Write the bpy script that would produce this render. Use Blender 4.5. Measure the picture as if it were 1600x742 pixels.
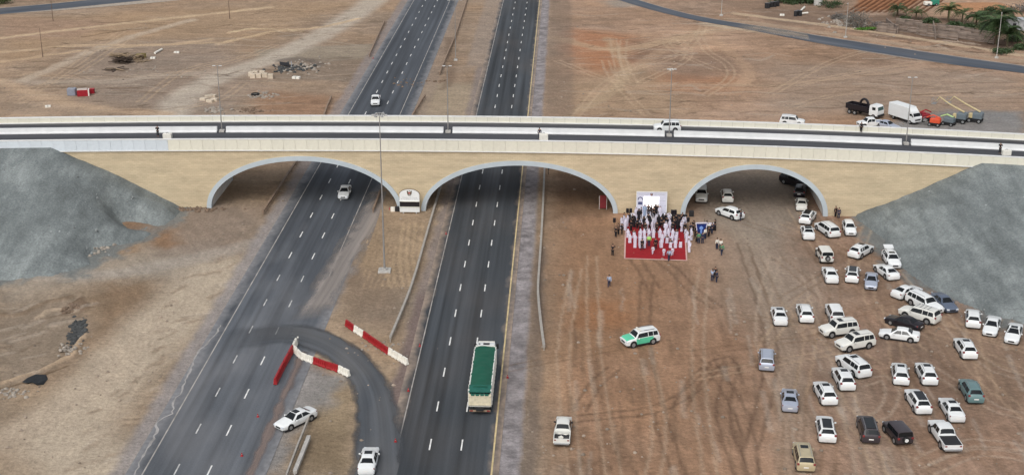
import bpy, bmesh, math, random
import numpy as np
from mathutils import Vector, Matrix

S = bpy.context.scene
C = S.collection
for o in list(bpy.data.objects):
    bpy.data.objects.remove(o)
rnd = random.Random(7)
R = math.radians

# ------------------------------------------------------------------ camera, sky, sun, exposure
CAMH, FPX, PITCH = 76.0, 2160.0, R(20)
cd = bpy.data.cameras.new('camera')
cam = bpy.data.objects.new('camera', cd); C.objects.link(cam)
cam.location = (0, 0, CAMH); cam.rotation_euler = (R(90) - PITCH, 0, 0)
cd.sensor_width = 36; cd.lens = 36 * FPX / 1600; cd.clip_start = 1; cd.clip_end = 9000
S.camera = cam
W = bpy.data.worlds.new('World'); S.world = W; W.use_nodes = True
wn = W.node_tree.nodes; wl = W.node_tree.links
SUN_EL, SUN_AZ = R(48), R(200)          # azimuth clockwise from +Y: behind the camera, a little to the left
sky = wn.new('ShaderNodeTexSky'); sky.sky_type = 'NISHITA'; sky.sun_disc = False
sky.sun_elevation = SUN_EL; sky.sun_rotation = SUN_AZ; sky.dust_density = 4.0; sky.air_density = 1.0
hs = wn.new('ShaderNodeHueSaturation'); hs.inputs['Saturation'].default_value = 0.30
wl.new(sky.outputs[0], hs.inputs['Color'])
wl.new(hs.outputs[0], wn['Background'].inputs['Color'])
wn['Background'].inputs['Strength'].default_value = 0.15
sd = bpy.data.lights.new('sun', 'SUN'); sd.energy = 1.15; sd.angle = R(50); sd.color = (1, .97, .93)
so = bpy.data.objects.new('sun', sd); C.objects.link(so)
sdir = Vector((math.sin(SUN_AZ) * math.cos(SUN_EL), math.cos(SUN_AZ) * math.cos(SUN_EL), math.sin(SUN_EL)))
so.rotation_euler = sdir.to_track_quat('Z', 'Y').to_euler()
S.view_settings.view_transform = 'Standard'; S.view_settings.look = 'None'
S.view_settings.gamma = 1; S.view_settings.use_curve_mapping = False
S.view_settings.exposure = 0.04

# ------------------------------------------------------------------ survey helpers: photo pixel -> point of the site
def G(px, py, z=0.0):
    x = (px - 800) / FPX; v = (py - 371) / FPX
    ry = math.cos(PITCH) - v * math.sin(PITCH); rz = -math.sin(PITCH) - v * math.cos(PITCH)
    k = (z - CAMH) / rz
    return (x * k, ry * k)
HA = R(2.13)                              # heading of the highway, clockwise from +Y
def HW(q, p):                             # highway frame: q across, p along
    return (q * math.cos(HA) + p * math.sin(HA), -q * math.sin(HA) + p * math.cos(HA))
B0 = np.array([23.0, 220.6]); BA = R(-2.4)
AV = np.array([math.cos(BA), math.sin(BA)]); NV = np.array([-AV[1], AV[0]])
def BW(u, w):                             # bridge frame: u along the deck, w behind the front face
    p = B0 + AV * u + NV * w
    return (float(p[0]), float(p[1]))
def ztop(u):
    return 12.5 - (1.53e-4 if u < -25 else 2.56e-4) * (u + 25) ** 2

# ------------------------------------------------------------------ materials
MATS = {}
def sock(n, k): return n.inputs[k]
def mat(name, col, rough=.7, var=.12, scale=3.0, bump=0.0, bscale=20.0, metal=0.0, spec=.4, stretch=None, rand=0.0, emit=None):
    if name in MATS: return MATS[name]
    m = bpy.data.materials.new(name); m.use_nodes = True
    nt = m.node_tree; ns = nt.nodes; L = nt.links; b = ns['Principled BSDF']
    b.inputs['Roughness'].default_value = rough; b.inputs['Metallic'].default_value = metal
    b.inputs['Specular IOR Level'].default_value = spec
    tc = ns.new('ShaderNodeTexCoord'); src = tc.outputs['Object']
    if stretch:
        mp = ns.new('ShaderNodeMapping'); mp.inputs['Scale'].default_value = stretch
        L.new(src, mp.inputs[0]); src = mp.outputs[0]
    nz = ns.new('ShaderNodeTexNoise'); nz.inputs['Scale'].default_value = scale; nz.inputs['Detail'].default_value = 5
    L.new(src, nz.inputs['Vector'])
    mr = ns.new('ShaderNodeMapRange'); mr.inputs[1].default_value = .3; mr.inputs[2].default_value = .7
    mr.inputs[3].default_value = 1 - var; mr.inputs[4].default_value = 1 + var
    L.new(nz.outputs['Fac'], mr.inputs[0])
    vm = ns.new('ShaderNodeVectorMath'); vm.operation = 'SCALE'; vm.inputs[0].default_value = col[:3]
    if rand:
        oi = ns.new('ShaderNodeObjectInfo'); m2 = ns.new('ShaderNodeMapRange')
        m2.inputs[3].default_value = 1 - rand; m2.inputs[4].default_value = 1 + rand
        L.new(oi.outputs['Random'], m2.inputs[0])
        mm = ns.new('ShaderNodeMath'); mm.operation = 'MULTIPLY'
        L.new(mr.outputs[0], mm.inputs[0]); L.new(m2.outputs[0], mm.inputs[1]); L.new(mm.outputs[0], vm.inputs['Scale'])
    else:
        L.new(mr.outputs[0], vm.inputs['Scale'])
    L.new(vm.outputs[0], b.inputs['Base Color'])
    if bump:
        n2 = ns.new('ShaderNodeTexNoise'); n2.inputs['Scale'].default_value = bscale; n2.inputs['Detail'].default_value = 4
        L.new(src, n2.inputs['Vector'])
        bp = ns.new('ShaderNodeBump'); bp.inputs['Strength'].default_value = bump; bp.inputs['Distance'].default_value = .1
        L.new(n2.outputs['Fac'], bp.inputs['Height']); L.new(bp.outputs[0], b.inputs['Normal'])
    if emit:
        b.inputs['Emission Color'].default_value = (*emit[0], 1); b.inputs['Emission Strength'].default_value = emit[1]
    MATS[name] = m
    return m

M_white = mat('white_paint', (.70, .72, .72), .32, .03, 2, spec=.5, rand=.03)
M_cream = mat('cream_paint', (.62, .56, .42), .5, .12, 3)
M_pearl = mat('pearl_paint', (.66, .66, .62), .32, .03, 2)
M_silver = mat('silver_paint', (.42, .46, .55), .3, .04, 2, metal=.35)
M_grey = mat('slate_paint', (.13, .16, .22), .3, .05, 2, metal=.3)
M_black = mat('black_paint', (.016, .014, .018), .28, .1, 2)
M_brownblack = mat('dark_plum_paint', (.045, .037, .042), .3, .1, 2)
M_teal = mat('teal_paint', (.12, .20, .205), .35, .06, 2)
M_gold = mat('gold_paint', (.48, .41, .27), .35, .06, 2, metal=.2)
M_mint = mat('mint_paint', (.10, .52, .32), .35, .05, 2)
M_glass = mat('car_glass', (.010, .012, .014), .12, .1, 2, spec=.35)
M_glassg = mat('green_glass', (.03, .07, .065), .12, .1, 2, spec=.4)
M_tyre = mat('tyre_rubber', (.012, .012, .012), .85, .15, 6)
M_rim = mat('alloy_rim', (.32, .33, .34), .4, .1, 6, metal=.5)
M_trim = mat('black_trim', (.018, .018, .02), .6, .1, 6)
M_lamp = mat('headlamp_lens', (.62, .66, .70), .2, .05, 5)
M_tail = mat('tail_lamp_red', (.20, .03, .03), .3, .05, 5)
M_plate = mat('number_plate', (.75, .75, .72), .5, .04, 5)
M_steel = mat('galvanised_steel', (.42, .42, .41), .5, .12, 2, metal=.3)
M_pole = mat('lamp_post_steel', (.27, .26, .25), .55, .1, 2, metal=.2)
M_rust = mat('rusty_pole', (.13, .085, .065), .8, .2, 2)
M_conc = mat('concrete', (.40, .385, .36), .85, .15, 1.5, bump=.3)
M_block = mat('cream_concrete_block', (.55, .47, .37), .9, .12, 2, bump=.3, rand=.08)
M_red = mat('red_plastic', (.32, .018, .022), .5, .14, 2)
M_wplast = mat('white_plastic', (.74, .72, .65), .5, .1, 2)
M_wood = mat('weathered_timber', (.27, .20, .13), .85, .25, 4, rand=.25)
M_darkwood = mat('dark_timber', (.07, .05, .038), .9, .25, 4)
M_fabric_red = mat('red_carpet_cloth', (.27, .006, .012), .95, .12, 1.2, bump=.2, bscale=6)
M_robe = mat('white_robe_cloth', (.62, .60, .70), .85, .06, 6)
M_abaya = mat('black_cloth', (.012, .011, .014), .9, .1, 6)
M_navy = mat('navy_cloth', (.02, .028, .06), .85, .1, 6)
M_blueshirt = mat('pale_blue_cloth', (.30, .38, .52), .85, .1, 6)
M_hiviz = mat('hi_vis_cloth', (.40, .75, .20), .8, .06, 6)
M_greencloth = mat('green_cloth', (.08, .22, .12), .85, .1, 6)
M_skin = mat('skin', (.30, .17, .11), .6, .06, 8)
M_hair = mat('black_hair', (.012, .010, .009), .7, .1, 20)
M_leaf = mat('palm_leaf', (.075, .10, .035), .6, .35, 1.5, rand=.15)
M_leafd = mat('dark_leaf', (.04, .07, .025), .6, .35, 1.5, rand=.15)
M_twig = mat('grey_twig', (.17, .155, .14), .9, .2, 3)
M_trunk = mat('palm_trunk', (.12, .085, .055), .9, .25, 5, bump=.4)

# ------------------------------------------------------------------ mesh helpers
class MB:
    def __init__(s): s.v = []; s.f = []
    def add(s, vs, fs):
        k = len(s.v); s.v += [tuple(p) for p in vs]; s.f += [tuple(i + k for i in f) for f in fs]; return s
    def box(s, c, d, rz=0.0, rx=0.0, ry=0.0, taper=1.0):
        M = Matrix.Translation(c) @ Matrix.Rotation(rz, 4, 'Z') @ Matrix.Rotation(ry, 4, 'Y') @ Matrix.Rotation(rx, 4, 'X')
        x, y, z = d[0] / 2, d[1] / 2, d[2] / 2; t = taper
        vs = [M @ Vector(p) for p in ((-x, -y, -z), (x, -y, -z), (x, y, -z), (-x, y, -z), (-x * t, -y * t, z), (x * t, -y * t, z), (x * t, y * t, z), (-x * t, y * t, z))]
        return s.add(vs, [(0, 3, 2, 1), (4, 5, 6, 7), (0, 1, 5, 4), (1, 2, 6, 5), (2, 3, 7, 6), (3, 0, 4, 7)])
    def bbox(s, c, d, b=.04, rz=0.0):     # box with chamfered vertical and top edges
        x, y, z = d[0] / 2, d[1] / 2, d[2] / 2
        rings = []
        for (zz, k) in ((-z, 0), (z - b, 0), (z, b)):
            X, Y = x - k, y - k
            rings.append([(-X + b, -Y, zz), (X - b, -Y, zz), (X, -Y + b, zz), (X, Y - b, zz), (X - b, Y, zz), (-X + b, Y, zz), (-X, Y - b, zz), (-X, -Y + b, zz)])
        M = Matrix.Translation(c) @ Matrix.Rotation(rz, 4, 'Z')
        return s.loft([[M @ Vector(p) for p in r] for r in rings])
    def loft(s, rings, caps=True):
        n = len(rings[0]); vs = [p for r in rings for p in r]; fs = []
        for i in range(len(rings) - 1):
            for j in range(n):
                k = (j + 1) % n
                fs.append((i * n + j, i * n + k, (i + 1) * n + k, (i + 1) * n + j))
        if caps:
            fs.append(tuple(reversed(range(n)))); fs.append(tuple(range((len(rings) - 1) * n, len(rings) * n)))
        return s.add(vs, fs)
    def tube(s, pts, r, n=6, caps=True):
        pts = [Vector(p) for p in pts]; rs = r if isinstance(r, (list, tuple)) else [r] * len(pts)
        rings = []
        for i, p in enumerate(pts):
            t = (pts[min(i + 1, len(pts) - 1)] - pts[max(i - 1, 0)]).normalized()
            a = t.cross(Vector((0, 0, 1)))
            if a.length < 1e-3: a = Vector((1, 0, 0))
            a.normalize(); b = t.cross(a)
            rings.append([p + (a * math.cos(2 * math.pi * k / n) + b * math.sin(2 * math.pi * k / n)) * rs[i] for k in range(n)])
        return s.loft(rings, caps)
    def cyl(s, c, r, h, axis='Z', n=14, r2=None):
        r2 = r if r2 is None else r2; rings = []
        for (t, rr) in ((-h / 2, r), (h / 2, r2)):
            ring = []
            for k in range(n):
                a = 2 * math.pi * k / n; x, y = math.cos(a) * rr, math.sin(a) * rr
                p = {'Z': (x, y, t), 'Y': (y, t, x), 'X': (t, x, y)}[axis]
                ring.append((c[0] + p[0], c[1] + p[1], c[2] + p[2]))
            rings.append(ring)
        return s.loft(rings)
    def ell(s, c, r, n=8, m=5, z0=-1.0):
        rings = []
        for i in range(m + 1):
            t = z0 + (1 - z0) * i / m; t = min(t, .995); t = max(t, -.995); k = math.sqrt(1 - t * t)
            rings.append([(c[0] + r[0] * k * math.cos(2 * math.pi * j / n), c[1] + r[1] * k * math.sin(2 * math.pi * j / n), c[2] + r[2] * t) for j in range(n)])
        return s.loft(rings)
    def mesh(s, name, m=None, smooth=None):
        me = bpy.data.meshes.new(name); me.from_pydata([tuple(map(float, p)) for p in s.v], [], s.f)
        bm = bmesh.new(); bm.from_mesh(me); bmesh.ops.recalc_face_normals(bm, faces=bm.faces); bm.to_mesh(me); bm.free()
        if smooth is not None:
            me.polygons.foreach_set('use_smooth', [True] * len(me.polygons))
            me.set_sharp_from_angle(angle=R(smooth))
        if m: me.materials.append(m)
        me.update(); return me

def link(name, me, parent=None, loc=None, rz=None):
    o = bpy.data.objects.new(name, me); C.objects.link(o)
    if parent is not None: o.parent = parent
    if loc is not None: o.location = loc
    if rz is not None: o.rotation_euler = (0, 0, rz)
    return o
def tag(o, label=None, cat=None, group=None, kind=None):
    if label: o['label'] = label
    if cat: o['category'] = cat
    if group: o['group'] = group
    if kind: o['kind'] = kind
    return o
def thing(name, label, cat, loc, rz=0.0, group=None):
    o = bpy.data.objects.new(name, None); C.objects.link(o); o.empty_display_size = .2
    o.location = loc; o.rotation_euler = (0, 0, rz)
    return tag(o, label, cat, group)
def part(name, mb, m, parent, smooth=None):
    return link(name, mb.mesh(name, m, smooth), parent)
def setmat(o, m):                          # object-level material on a shared mesh
    o.material_slots[0].link = 'OBJECT'; o.material_slots[0].material = m

# ------------------------------------------------------------------ ground sheet: heights and earth colours on a grid
rs = np.random.RandomState(3)
def vnoise(x, y, seed):
    T = np.random.RandomState(seed).rand(256, 256)
    xi = np.floor(x).astype(int); yi = np.floor(y).astype(int); fx = x - xi; fy = y - yi
    fx = fx * fx * (3 - 2 * fx); fy = fy * fy * (3 - 2 * fy)
    a = T[yi & 255, xi & 255]; b = T[yi & 255, (xi + 1) & 255]; c = T[(yi + 1) & 255, xi & 255]; d = T[(yi + 1) & 255, (xi + 1) & 255]
    return (a + (b - a) * fx) * (1 - fy) + (c + (d - c) * fx) * fy
def fbm(x, y, seed, o=4):
    s = 0; a = .5; t = 0
    for i in range(o):
        s = s + a * vnoise(x * 2 ** i + 17.3 * i, y * 2 ** i + 5.1 * i, seed + i); t += a; a *= .55
    return s / t - .5                        # about -0.35 .. 0.35
def sst(a, b, x):
    t = np.clip((x - a) / (b - a), 0, 1); return t * t * (3 - 2 * t)

xs = np.arange(-172, 172.01, .34)
ystep = []; yy = 112.0
while yy < 436: ystep.append(yy); yy += .29 + .42 * max(0, (yy - 130)) / 300
ys = np.array(ystep)
XX, YY = np.meshgrid(xs, ys)
COL = np.zeros(XX.shape + (3,)); HGT = np.zeros(XX.shape)
WXn = fbm(XX / 3.0, YY / 3.0, 11, 3) * 3.0; WYn = fbm(XX / 3.0, YY / 3.0, 21, 3) * 3.0   # domain warp for ragged outlines
QQ = XX * math.cos(HA) - YY * math.sin(HA); PPp = XX * math.sin(HA) + YY * math.cos(HA)
UU = (XX - B0[0]) * AV[0] + (YY - B0[1]) * AV[1]; WWb = (XX - B0[0]) * NV[0] + (YY - B0[1]) * NV[1]

def srgb(r, g, b):
    f = lambda c: ((c / 255 + .055) / 1.055) ** 2.4 if c > 10 else c / 255 / 12.92
    return np.array([f(r), f(g), f(b)])
def world(pts): return [G(*p) for p in pts]
def resample(pts, step=1.5):
    P = [np.array(p, float) for p in pts]; out = []
    for i in range(len(P) - 1):             # Catmull-Rom
        p0 = P[max(i - 1, 0)]; p1 = P[i]; p2 = P[i + 1]; p3 = P[min(i + 2, len(P) - 1)]
        n = max(1, int(np.linalg.norm(p2 - p1) / step))
        for k in range(n):
            t = k / n
            out.append(.5 * ((2 * p1) + (-p0 + p2) * t + (2 * p0 - 5 * p1 + 4 * p2 - p3) * t * t + (-p0 + 3 * p1 - 3 * p2 + p3) * t ** 3))
    out.append(P[-1]); return out
def dist_line(pts, reach, warp=0.0):
    P = np.array(pts)
    x0, x1 = P[:, 0].min() - reach, P[:, 0].max() + reach; y0, y1 = P[:, 1].min() - reach, P[:, 1].max() + reach
    i0, i1 = np.searchsorted(xs, [x0, x1]); j0, j1 = np.searchsorted(ys, [y0, y1])
    if i1 <= i0 or j1 <= j0: return None
    sl = (slice(j0, j1), slice(i0, i1)); D = np.full((j1 - j0, i1 - i0), 1e9)
    for a, b in zip(P[:-1], P[1:]):
        si0, si1 = np.searchsorted(xs, [min(a[0], b[0]) - reach, max(a[0], b[0]) + reach])
        sj0, sj1 = np.searchsorted(ys, [min(a[1], b[1]) - reach, max(a[1], b[1]) + reach])
        if si1 <= si0 or sj1 <= sj0: continue
        s2 = (slice(sj0, sj1), slice(si0, si1))
        gx = XX[s2] + WXn[s2] * warp; gy = YY[s2] + WYn[s2] * warp
        d = b - a; L2 = d @ d + 1e-9
        t = np.clip(((gx - a[0]) * d[0] + (gy - a[1]) * d[1]) / L2, 0, 1)
        dd = np.hypot(gx - a[0] - t * d[0], gy - a[1] - t * d[1])
        v = D[sj0 - j0:sj1 - j0, si0 - i0:si1 - i0]; np.minimum(v, dd, out=v)
    return sl, D
def paint(sl, m, col):
    COL[sl] = COL[sl] * (1 - m[..., None]) + np.array(col) * m[..., None]
def brush(px, width, col, a=.6, soft=.6, warp=.6, dz=0.0, wpts=None):
    pts = resample(wpts if wpts else world(px), 2.0)
    r = dist_line(pts, width + 3, warp)
    if r is None: return
    sl, D = r; m = 1 - sst(width / 2 * (1 - soft), width / 2 * (1 + soft * .5), D)
    if col is not None: paint(sl, m * a, col)
    if dz: HGT[sl] += dz * m
def tyre(px, col=(.40, .32, .25), a=.35, gap=1.7, w=.55, dz=-.04, wpts=None):   # a pair of wheel tracks
    P = resample(wpts if wpts else world(px), 2.0)
    for sgn in (-1, 1):
        Q = []
        for i, p in enumerate(P):
            t = P[min(i + 1, len(P) - 1)] - P[max(i - 1, 0)]; t = t / (np.linalg.norm(t) + 1e-9)
            Q.append(p + np.array([-t[1], t[0]]) * sgn * gap / 2)
        r = dist_line(Q, 2.5, .12)
        if r is None: continue
        sl, D = r; m = 1 - sst(w * .3, w, D); paint(sl, m * a, col); HGT[sl] += dz * m
def region(px, col, a=.7, soft=2.0, warp=1.0, wpts=None, dz=0.0):
    P = np.array(wpts if wpts else world(px)); reach = soft + 4
    i0, i1 = np.searchsorted(xs, [P[:, 0].min() - reach, P[:, 0].max() + reach]); j0, j1 = np.searchsorted(ys, [P[:, 1].min() - reach, P[:, 1].max() + reach])
    if i1 <= i0 or j1 <= j0: return
    sl = (slice(j0, j1), slice(i0, i1)); gx = XX[sl] + WXn[sl] * warp; gy = YY[sl] + WYn[sl] * warp
    ins = np.zeros(gx.shape, bool); D = np.full(gx.shape, 1e9); n = len(P)
    for k in range(n):
        a_, b_ = P[k], P[(k + 1) % n]
        c = ((a_[1] > gy) != (b_[1] > gy)) & (gx < (b_[0] - a_[0]) * (gy - a_[1]) / (b_[1] - a_[1] + 1e-12) + a_[0]); ins ^= c
        d = b_ - a_; t = np.clip(((gx - a_[0]) * d[0] + (gy - a_[1]) * d[1]) / (d @ d + 1e-9), 0, 1)
        D = np.minimum(D, np.hypot(gx - a_[0] - t * d[0], gy - a_[1] - t * d[1]))
    m = sst(-soft, soft, np.where(ins, D, -D))
    if col is not None: paint(sl, m * a, col)
    if dz: HGT[sl] += dz * m

# --- base earth
brown = srgb(152, 119, 93); tan = srgb(155, 135, 112); pink = srgb(166, 136, 111); greyb = srgb(150, 140, 126)
pale = srgb(176, 162, 145); rust = srgb(168, 116, 78); dark = srgb(106, 86, 68); gravel = srgb(146, 139, 137)
side = sst(-6, 4, QQ + fbm(XX / 8, YY / 8, 5) * 4)          # 0 left of the right carriageway, 1 right
far = sst(225, 255, YY + fbm(XX / 14, YY / 14, 6) * 20)
base = (tan[None, None] * (1 - side[..., None]) + brown[None, None] * side[..., None])
fartone = srgb(158, 135, 112) * (1 - side[..., None]) + pink * side[..., None]
COL[:] = base * (1 - far[..., None]) + fartone * far[..., None]
f1 = fbm(XX / 26, YY / 26, 31, 4); f2 = fbm(XX / 7 + WXn, YY / 7 + WYn, 41, 4)
COL *= (1 + .55 * f1 + .62 * f2)[..., None]
warmth = fbm(XX / 18, YY / 14, 51, 3)
COL *= np.stack([1 + .16 * warmth, 1 + 0 * warmth, 1 - .22 * warmth], -1)
# grader streaks: along the highway in the near lot, across it in the far land
ax = XX + 3 * fbm(XX / 20, YY / 20, 60); 
st_y = fbm(ax / .9, YY / 22, 61, 3); st_x = fbm(XX / 16 + 2 * f2, (YY + 5 * f1) / 1.5, 62, 4)
st = st_y * (1 - far) * side * .75 + st_x * np.maximum(far, (1 - side) * .8) * .75
COL *= (1 + .55 * st)[..., None]
HGT += .10 * st_x * far + .03 * st_y * (1 - far) + .25 * f2 * far * .6 + .05 * f2

# --- regions seen in the photograph (ground painted in different colours)
region([(868, 262), (955, 262), (968, 330), (860, 345)], srgb(112, 88, 66), .75, 2)  # darker ground colour within the middle arch opening
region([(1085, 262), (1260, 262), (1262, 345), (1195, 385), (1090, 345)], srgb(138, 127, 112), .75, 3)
region([(1090, 345), (1200, 330), (1330, 470), (1190, 520), (1110, 450)], srgb(150, 134, 115), .5, 6)
region([(858, 360), (955, 350), (990, 560), (860, 560)], srgb(142, 108, 78), .55, 5)
region([(890, 470), (985, 470), (975, 515), (900, 512)], srgb(160, 105, 62), .45, 3)
region([(1350, 375), (1470, 470), (1600, 560), (1600, 640), (1440, 545), (1330, 420)], srgb(140, 112, 86), .5, 4)
region([(895, 45), (985, 55), (990, 95), (940, 120), (880, 80)], srgb(172, 116, 78), .75, 5)
region([(985, 60), (1060, 68), (1035, 95), (975, 100)], srgb(135, 103, 82), .6, 3)
region([(1020, 115), (1150, 120), (1140, 140), (1020, 142)], srgb(166, 112, 74), .55, 4)
region([(870, 130), (1010, 100), (1080, 180), (880, 182)], srgb(164, 140, 110), .5, 6)
region([(1210, 95), (1500, 110), (1600, 125), (1600, 175), (1200, 180)], srgb(157, 138, 120), .6, 6)
region([(1030, 85), (1150, 80), (1170, 115), (1060, 125)], srgb(138, 110, 90), .55, 4)
region([(400, 140), (530, 150), (520, 181), (400, 181)], srgb(150, 112, 84), .65, 4)
region([(100, 65), (330, 55), (420, 120), (360, 185), (130, 160)], srgb(148, 132, 118), .6, 6)
region([(0, 30), (400, 10), (560, 0), (420, 60), (150, 70), (0, 100)], srgb(172, 142, 108), .5, 6)
region([(0, 28), (180, 32), (120, 60), (0, 62)], srgb(158, 128, 108), .5, 4)
region([(400, 78), (585, 68), (572, 92), (505, 97), (402, 97)], srgb(150, 138, 120), .8, 1.2, .4)
region([(440, 90), (580, 92), (560, 130), (430, 125)], srgb(126, 112, 98), .6, 3)
region([(1390, 190), (1480, 172), (1600, 176), (1600, 230), (1380, 230)], srgb(132, 134, 134), .85, 2.5)
region([(0, 455), (120, 462), (145, 505), (120, 560), (0, 600)], srgb(140, 125, 108), .7, 2, .7, dz=-.5)
region([(0, 425), (200, 400), (330, 380), (300, 440), (120, 450), (0, 465)], srgb(160, 150, 136), .6, 4)
region([(150, 440), (240, 440), (200, 500), (100, 610), (60, 600), (140, 520)], srgb(130, 104, 78), .7, 3)
region([(200, 330), (330, 318), (430, 325), (380, 400), (250, 400)], srgb(138, 122, 110), .6, 4)
region([(175, 330), (215, 325), (290, 380), (260, 390), (205, 370)], srgb(146, 112, 82), .8, 1.6)
region([(150, 372), (205, 365), (215, 392), (150, 400)], srgb(158, 128, 98), .8, 1.4)
region([(520, 330), (660, 335), (655, 430), (600, 480), (530, 500)], srgb(158, 134, 106), .6, 3)
region([(520, 420), (640, 425), (620, 520), (540, 500)], srgb(126, 108, 92), .6, 3)
region([(480, 590), (560, 590), (545, 742), (470, 742)], srgb(146, 128, 100), .7, 2)
region([(432, 600), (470, 560), (545, 592), (520, 622), (470, 655), (440, 742), (372, 742)], srgb(138, 136, 134), .85, 1.6)
region([(440, 600), (480, 585), (500, 590), (470, 625), (430, 640)], srgb(164, 158, 153), .7, 1.6)
brush([(455, 560), (430, 605), (405, 655), (376, 715), (360, 745)], 1.3, srgb(120, 98, 92), .75, .5, .3)
region([(480, 660), (545, 680), (540, 742), (470, 742)], srgb(116, 98, 76), .5, 2)
region([(640, 185), (750, 185), (745, 130), (660, 130)], srgb(164, 148, 124), .7, 3)
region([(1340, 0), (1440, 0), (1415, 14), (1335, 18)], srgb(158, 108, 72), .95, 1, .3)
region([(1468, 5), (1560, 4), (1595, 16), (1560, 22), (1470, 16)], srgb(182, 132, 92), .95, 1, .3)
region([(1330, 26), (1440, 24), (1600, 50), (1600, 80), (1400, 62), (1330, 50)], srgb(112, 91, 76), .8, 2.5)
region([(1200, 14), (1330, 20), (1340, 50), (1195, 34)], srgb(132, 107, 90), .6, 3)
region([(1110, 0), (1330, 0), (1330, 45), (1210, 38)], srgb(124, 104, 88), .65, 4)
region([(940, 2), (1000, -4), (1010, 10), (960, 12)], srgb(148, 146, 138), .6, 3)
# tilled furrows
for k in range(13):
    x0 = 1322 + k * 10
    brush([(x0, 20), (x0 + 16, 10), (x0 + 40, -6)], 1.0, srgb(98, 60, 36), .9, .4, .05, -.15)
for k in range(70):                        # ridges and beds of the garden plots
    x0 = rnd.uniform(1340, 1560); y0 = 36 + (x0 - 1340) * .13 + rnd.uniform(-6, 26)
    brush([(x0, y0), (x0 + rnd.uniform(12, 40), y0 + rnd.uniform(1, 5))], rnd.uniform(.7, 1.3), srgb(*rnd.choice([(88, 70, 58), (96, 78, 66), (168, 150, 132)])), .7, .6, .2, rnd.uniform(-.2, .25))
# pale dirt tracks
brush([(265, 182), (290, 150), (345, 120), (430, 90), (520, 45), (580, 5), (610, -20)], 9, srgb(186, 173, 156), .85, .6, .4)
brush([(330, 115), (250, 118), (160, 128), (0, 128)], 6, srgb(180, 164, 146), .6, .8)
brush([(0, 126), (60, 150), (140, 168), (260, 178)], 5, srgb(190, 162, 132), .7, .7)
brush([(40, 125), (110, 95), (150, 78), (215, 55), (300, 32)], 4, srgb(192, 174, 152), .65, .7)
brush([(0, 60), (150, 42), (260, 30), (420, 12)], 3.4, srgb(202, 176, 142), .75, .6)
brush([(0, 98), (110, 82), (220, 72), (360, 66)], 2.4, srgb(196, 168, 134), .6, .6)
brush([(340, 70), (430, 50), (500, 44), (560, 30)], 2.2, srgb(200, 172, 136), .7, .5, .4, .2)
brush([(360, 52), (400, 46), (470, 50)], 1.6, srgb(206, 182, 146), .8, .5, .4, .3)
brush([(130, 58), (190, 48), (240, 44)], 1.2, srgb(96, 78, 60), .7, .7, .4, -.3)
brush([(0, 82), (120, 72), (260, 70), (330, 62)], 3, srgb(198, 170, 136), .65, .6)
brush([(170, 742), (110, 700), (120, 650), (200, 560), (300, 470), (350, 420)], 13, srgb(190, 174, 152), .8, .7, .5)
brush([(0, 690), (90, 640), (160, 590), (240, 500)], 6, srgb(184, 166, 144), .55, .7)
brush([(0, 418), (100, 430), (230, 420), (340, 395), (400, 380)], 5, srgb(168, 158, 146), .6, .7)
brush([(870, 60), (960, 78), (1060, 60), (1110, 48), (1160, 45)], 5, srgb(186, 158, 126), .65, .6)
brush([(930, 150), (985, 110), (1050, 72), (1120, 48)], 4, srgb(184, 154, 124), .55, .6)
brush([(1105, 55), (1150, 90), (1170, 115), (1140, 135), (1050, 132), (985, 138)], 4, srgb(182, 150, 120), .55, .6)
brush([(1000, 135), (1200, 132), (1330, 120), (1440, 105)], 3, srgb(178, 150, 124), .45, .7)
brush([(890, 180), (960, 140), (975, 105), (950, 60)], 3.5, srgb(182, 158, 126), .5, .6)
brush([(1110, 38), (1160, 44), (1220, 52)], 7, srgb(192, 172, 145), .8, .6, .3)
brush([(1150, 22), (1290, 40), (1440, 62), (1600, 88)], 3.4, srgb(192, 168, 138), .85, .5, .2, .12)
brush([(1140, 30), (1290, 52), (1440, 74), (1600, 96)], 4.0, srgb(170, 148, 124), .7, .5, .2)
brush([(1170, 370), (1205, 450), (1230, 560), (1240, 700), (1245, 745)], 5, srgb(162, 144, 122), .45, .8)
brush([(1190, 380), (1300, 560), (1380, 740)], 6, srgb(158, 138, 118), .35, .9)
# ridge and rim of the pit at the left
brush([(0, 597), (45, 580), (90, 562), (118, 540), (128, 520)], 1.0, srgb(190, 164, 134), .85, .6, .35, .28)
brush([(0, 606), (60, 588), (105, 568)], .8, srgb(104, 84, 64), .7, .6, .2, -.15)
brush([(60, 492), (75, 480), (100, 477), (118, 482)], 1.0, srgb(190, 168, 142), .7, .6, .3, .2)
brush([(0, 490), (40, 485), (70, 468), (110, 462)], 1.2, srgb(120, 98, 76), .5, .6, .3, .25)
brush([(112, 470), (126, 466), (135, 480)], 1.6, srgb(92, 70, 54), .6, .7, .4, .2)
for k in range(16):
    a = rnd.uniform(0, 1); x0 = rnd.uniform(-20, 110); y0 = rnd.uniform(478, 585)
    brush([(x0, y0), (x0 + rnd.uniform(20, 60), y0 - rnd.uniform(2, 16))], rnd.uniform(.5, 1.4), (pale if rnd.random() < .5 else srgb(112, 92, 74)), .45, .8, .4, rnd.uniform(-.1, .18))
# eroded bank beside the left carriageway
for k in range(46):
    y0 = 400 + k * 7.6; x0 = 395 - (y0 - 400) * .64 - rnd.uniform(12, 95)
    brush([(x0, y0 + rnd.uniform(-3, 3)), (x0 + rnd.uniform(12, 30), y0 - rnd.uniform(3, 12))], rnd.uniform(.5, 1.3), (srgb(120, 97, 76) if k % 3 else pale), rnd.uniform(.15, .5), .9, .9, rnd.uniform(-.12, .1))
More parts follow.
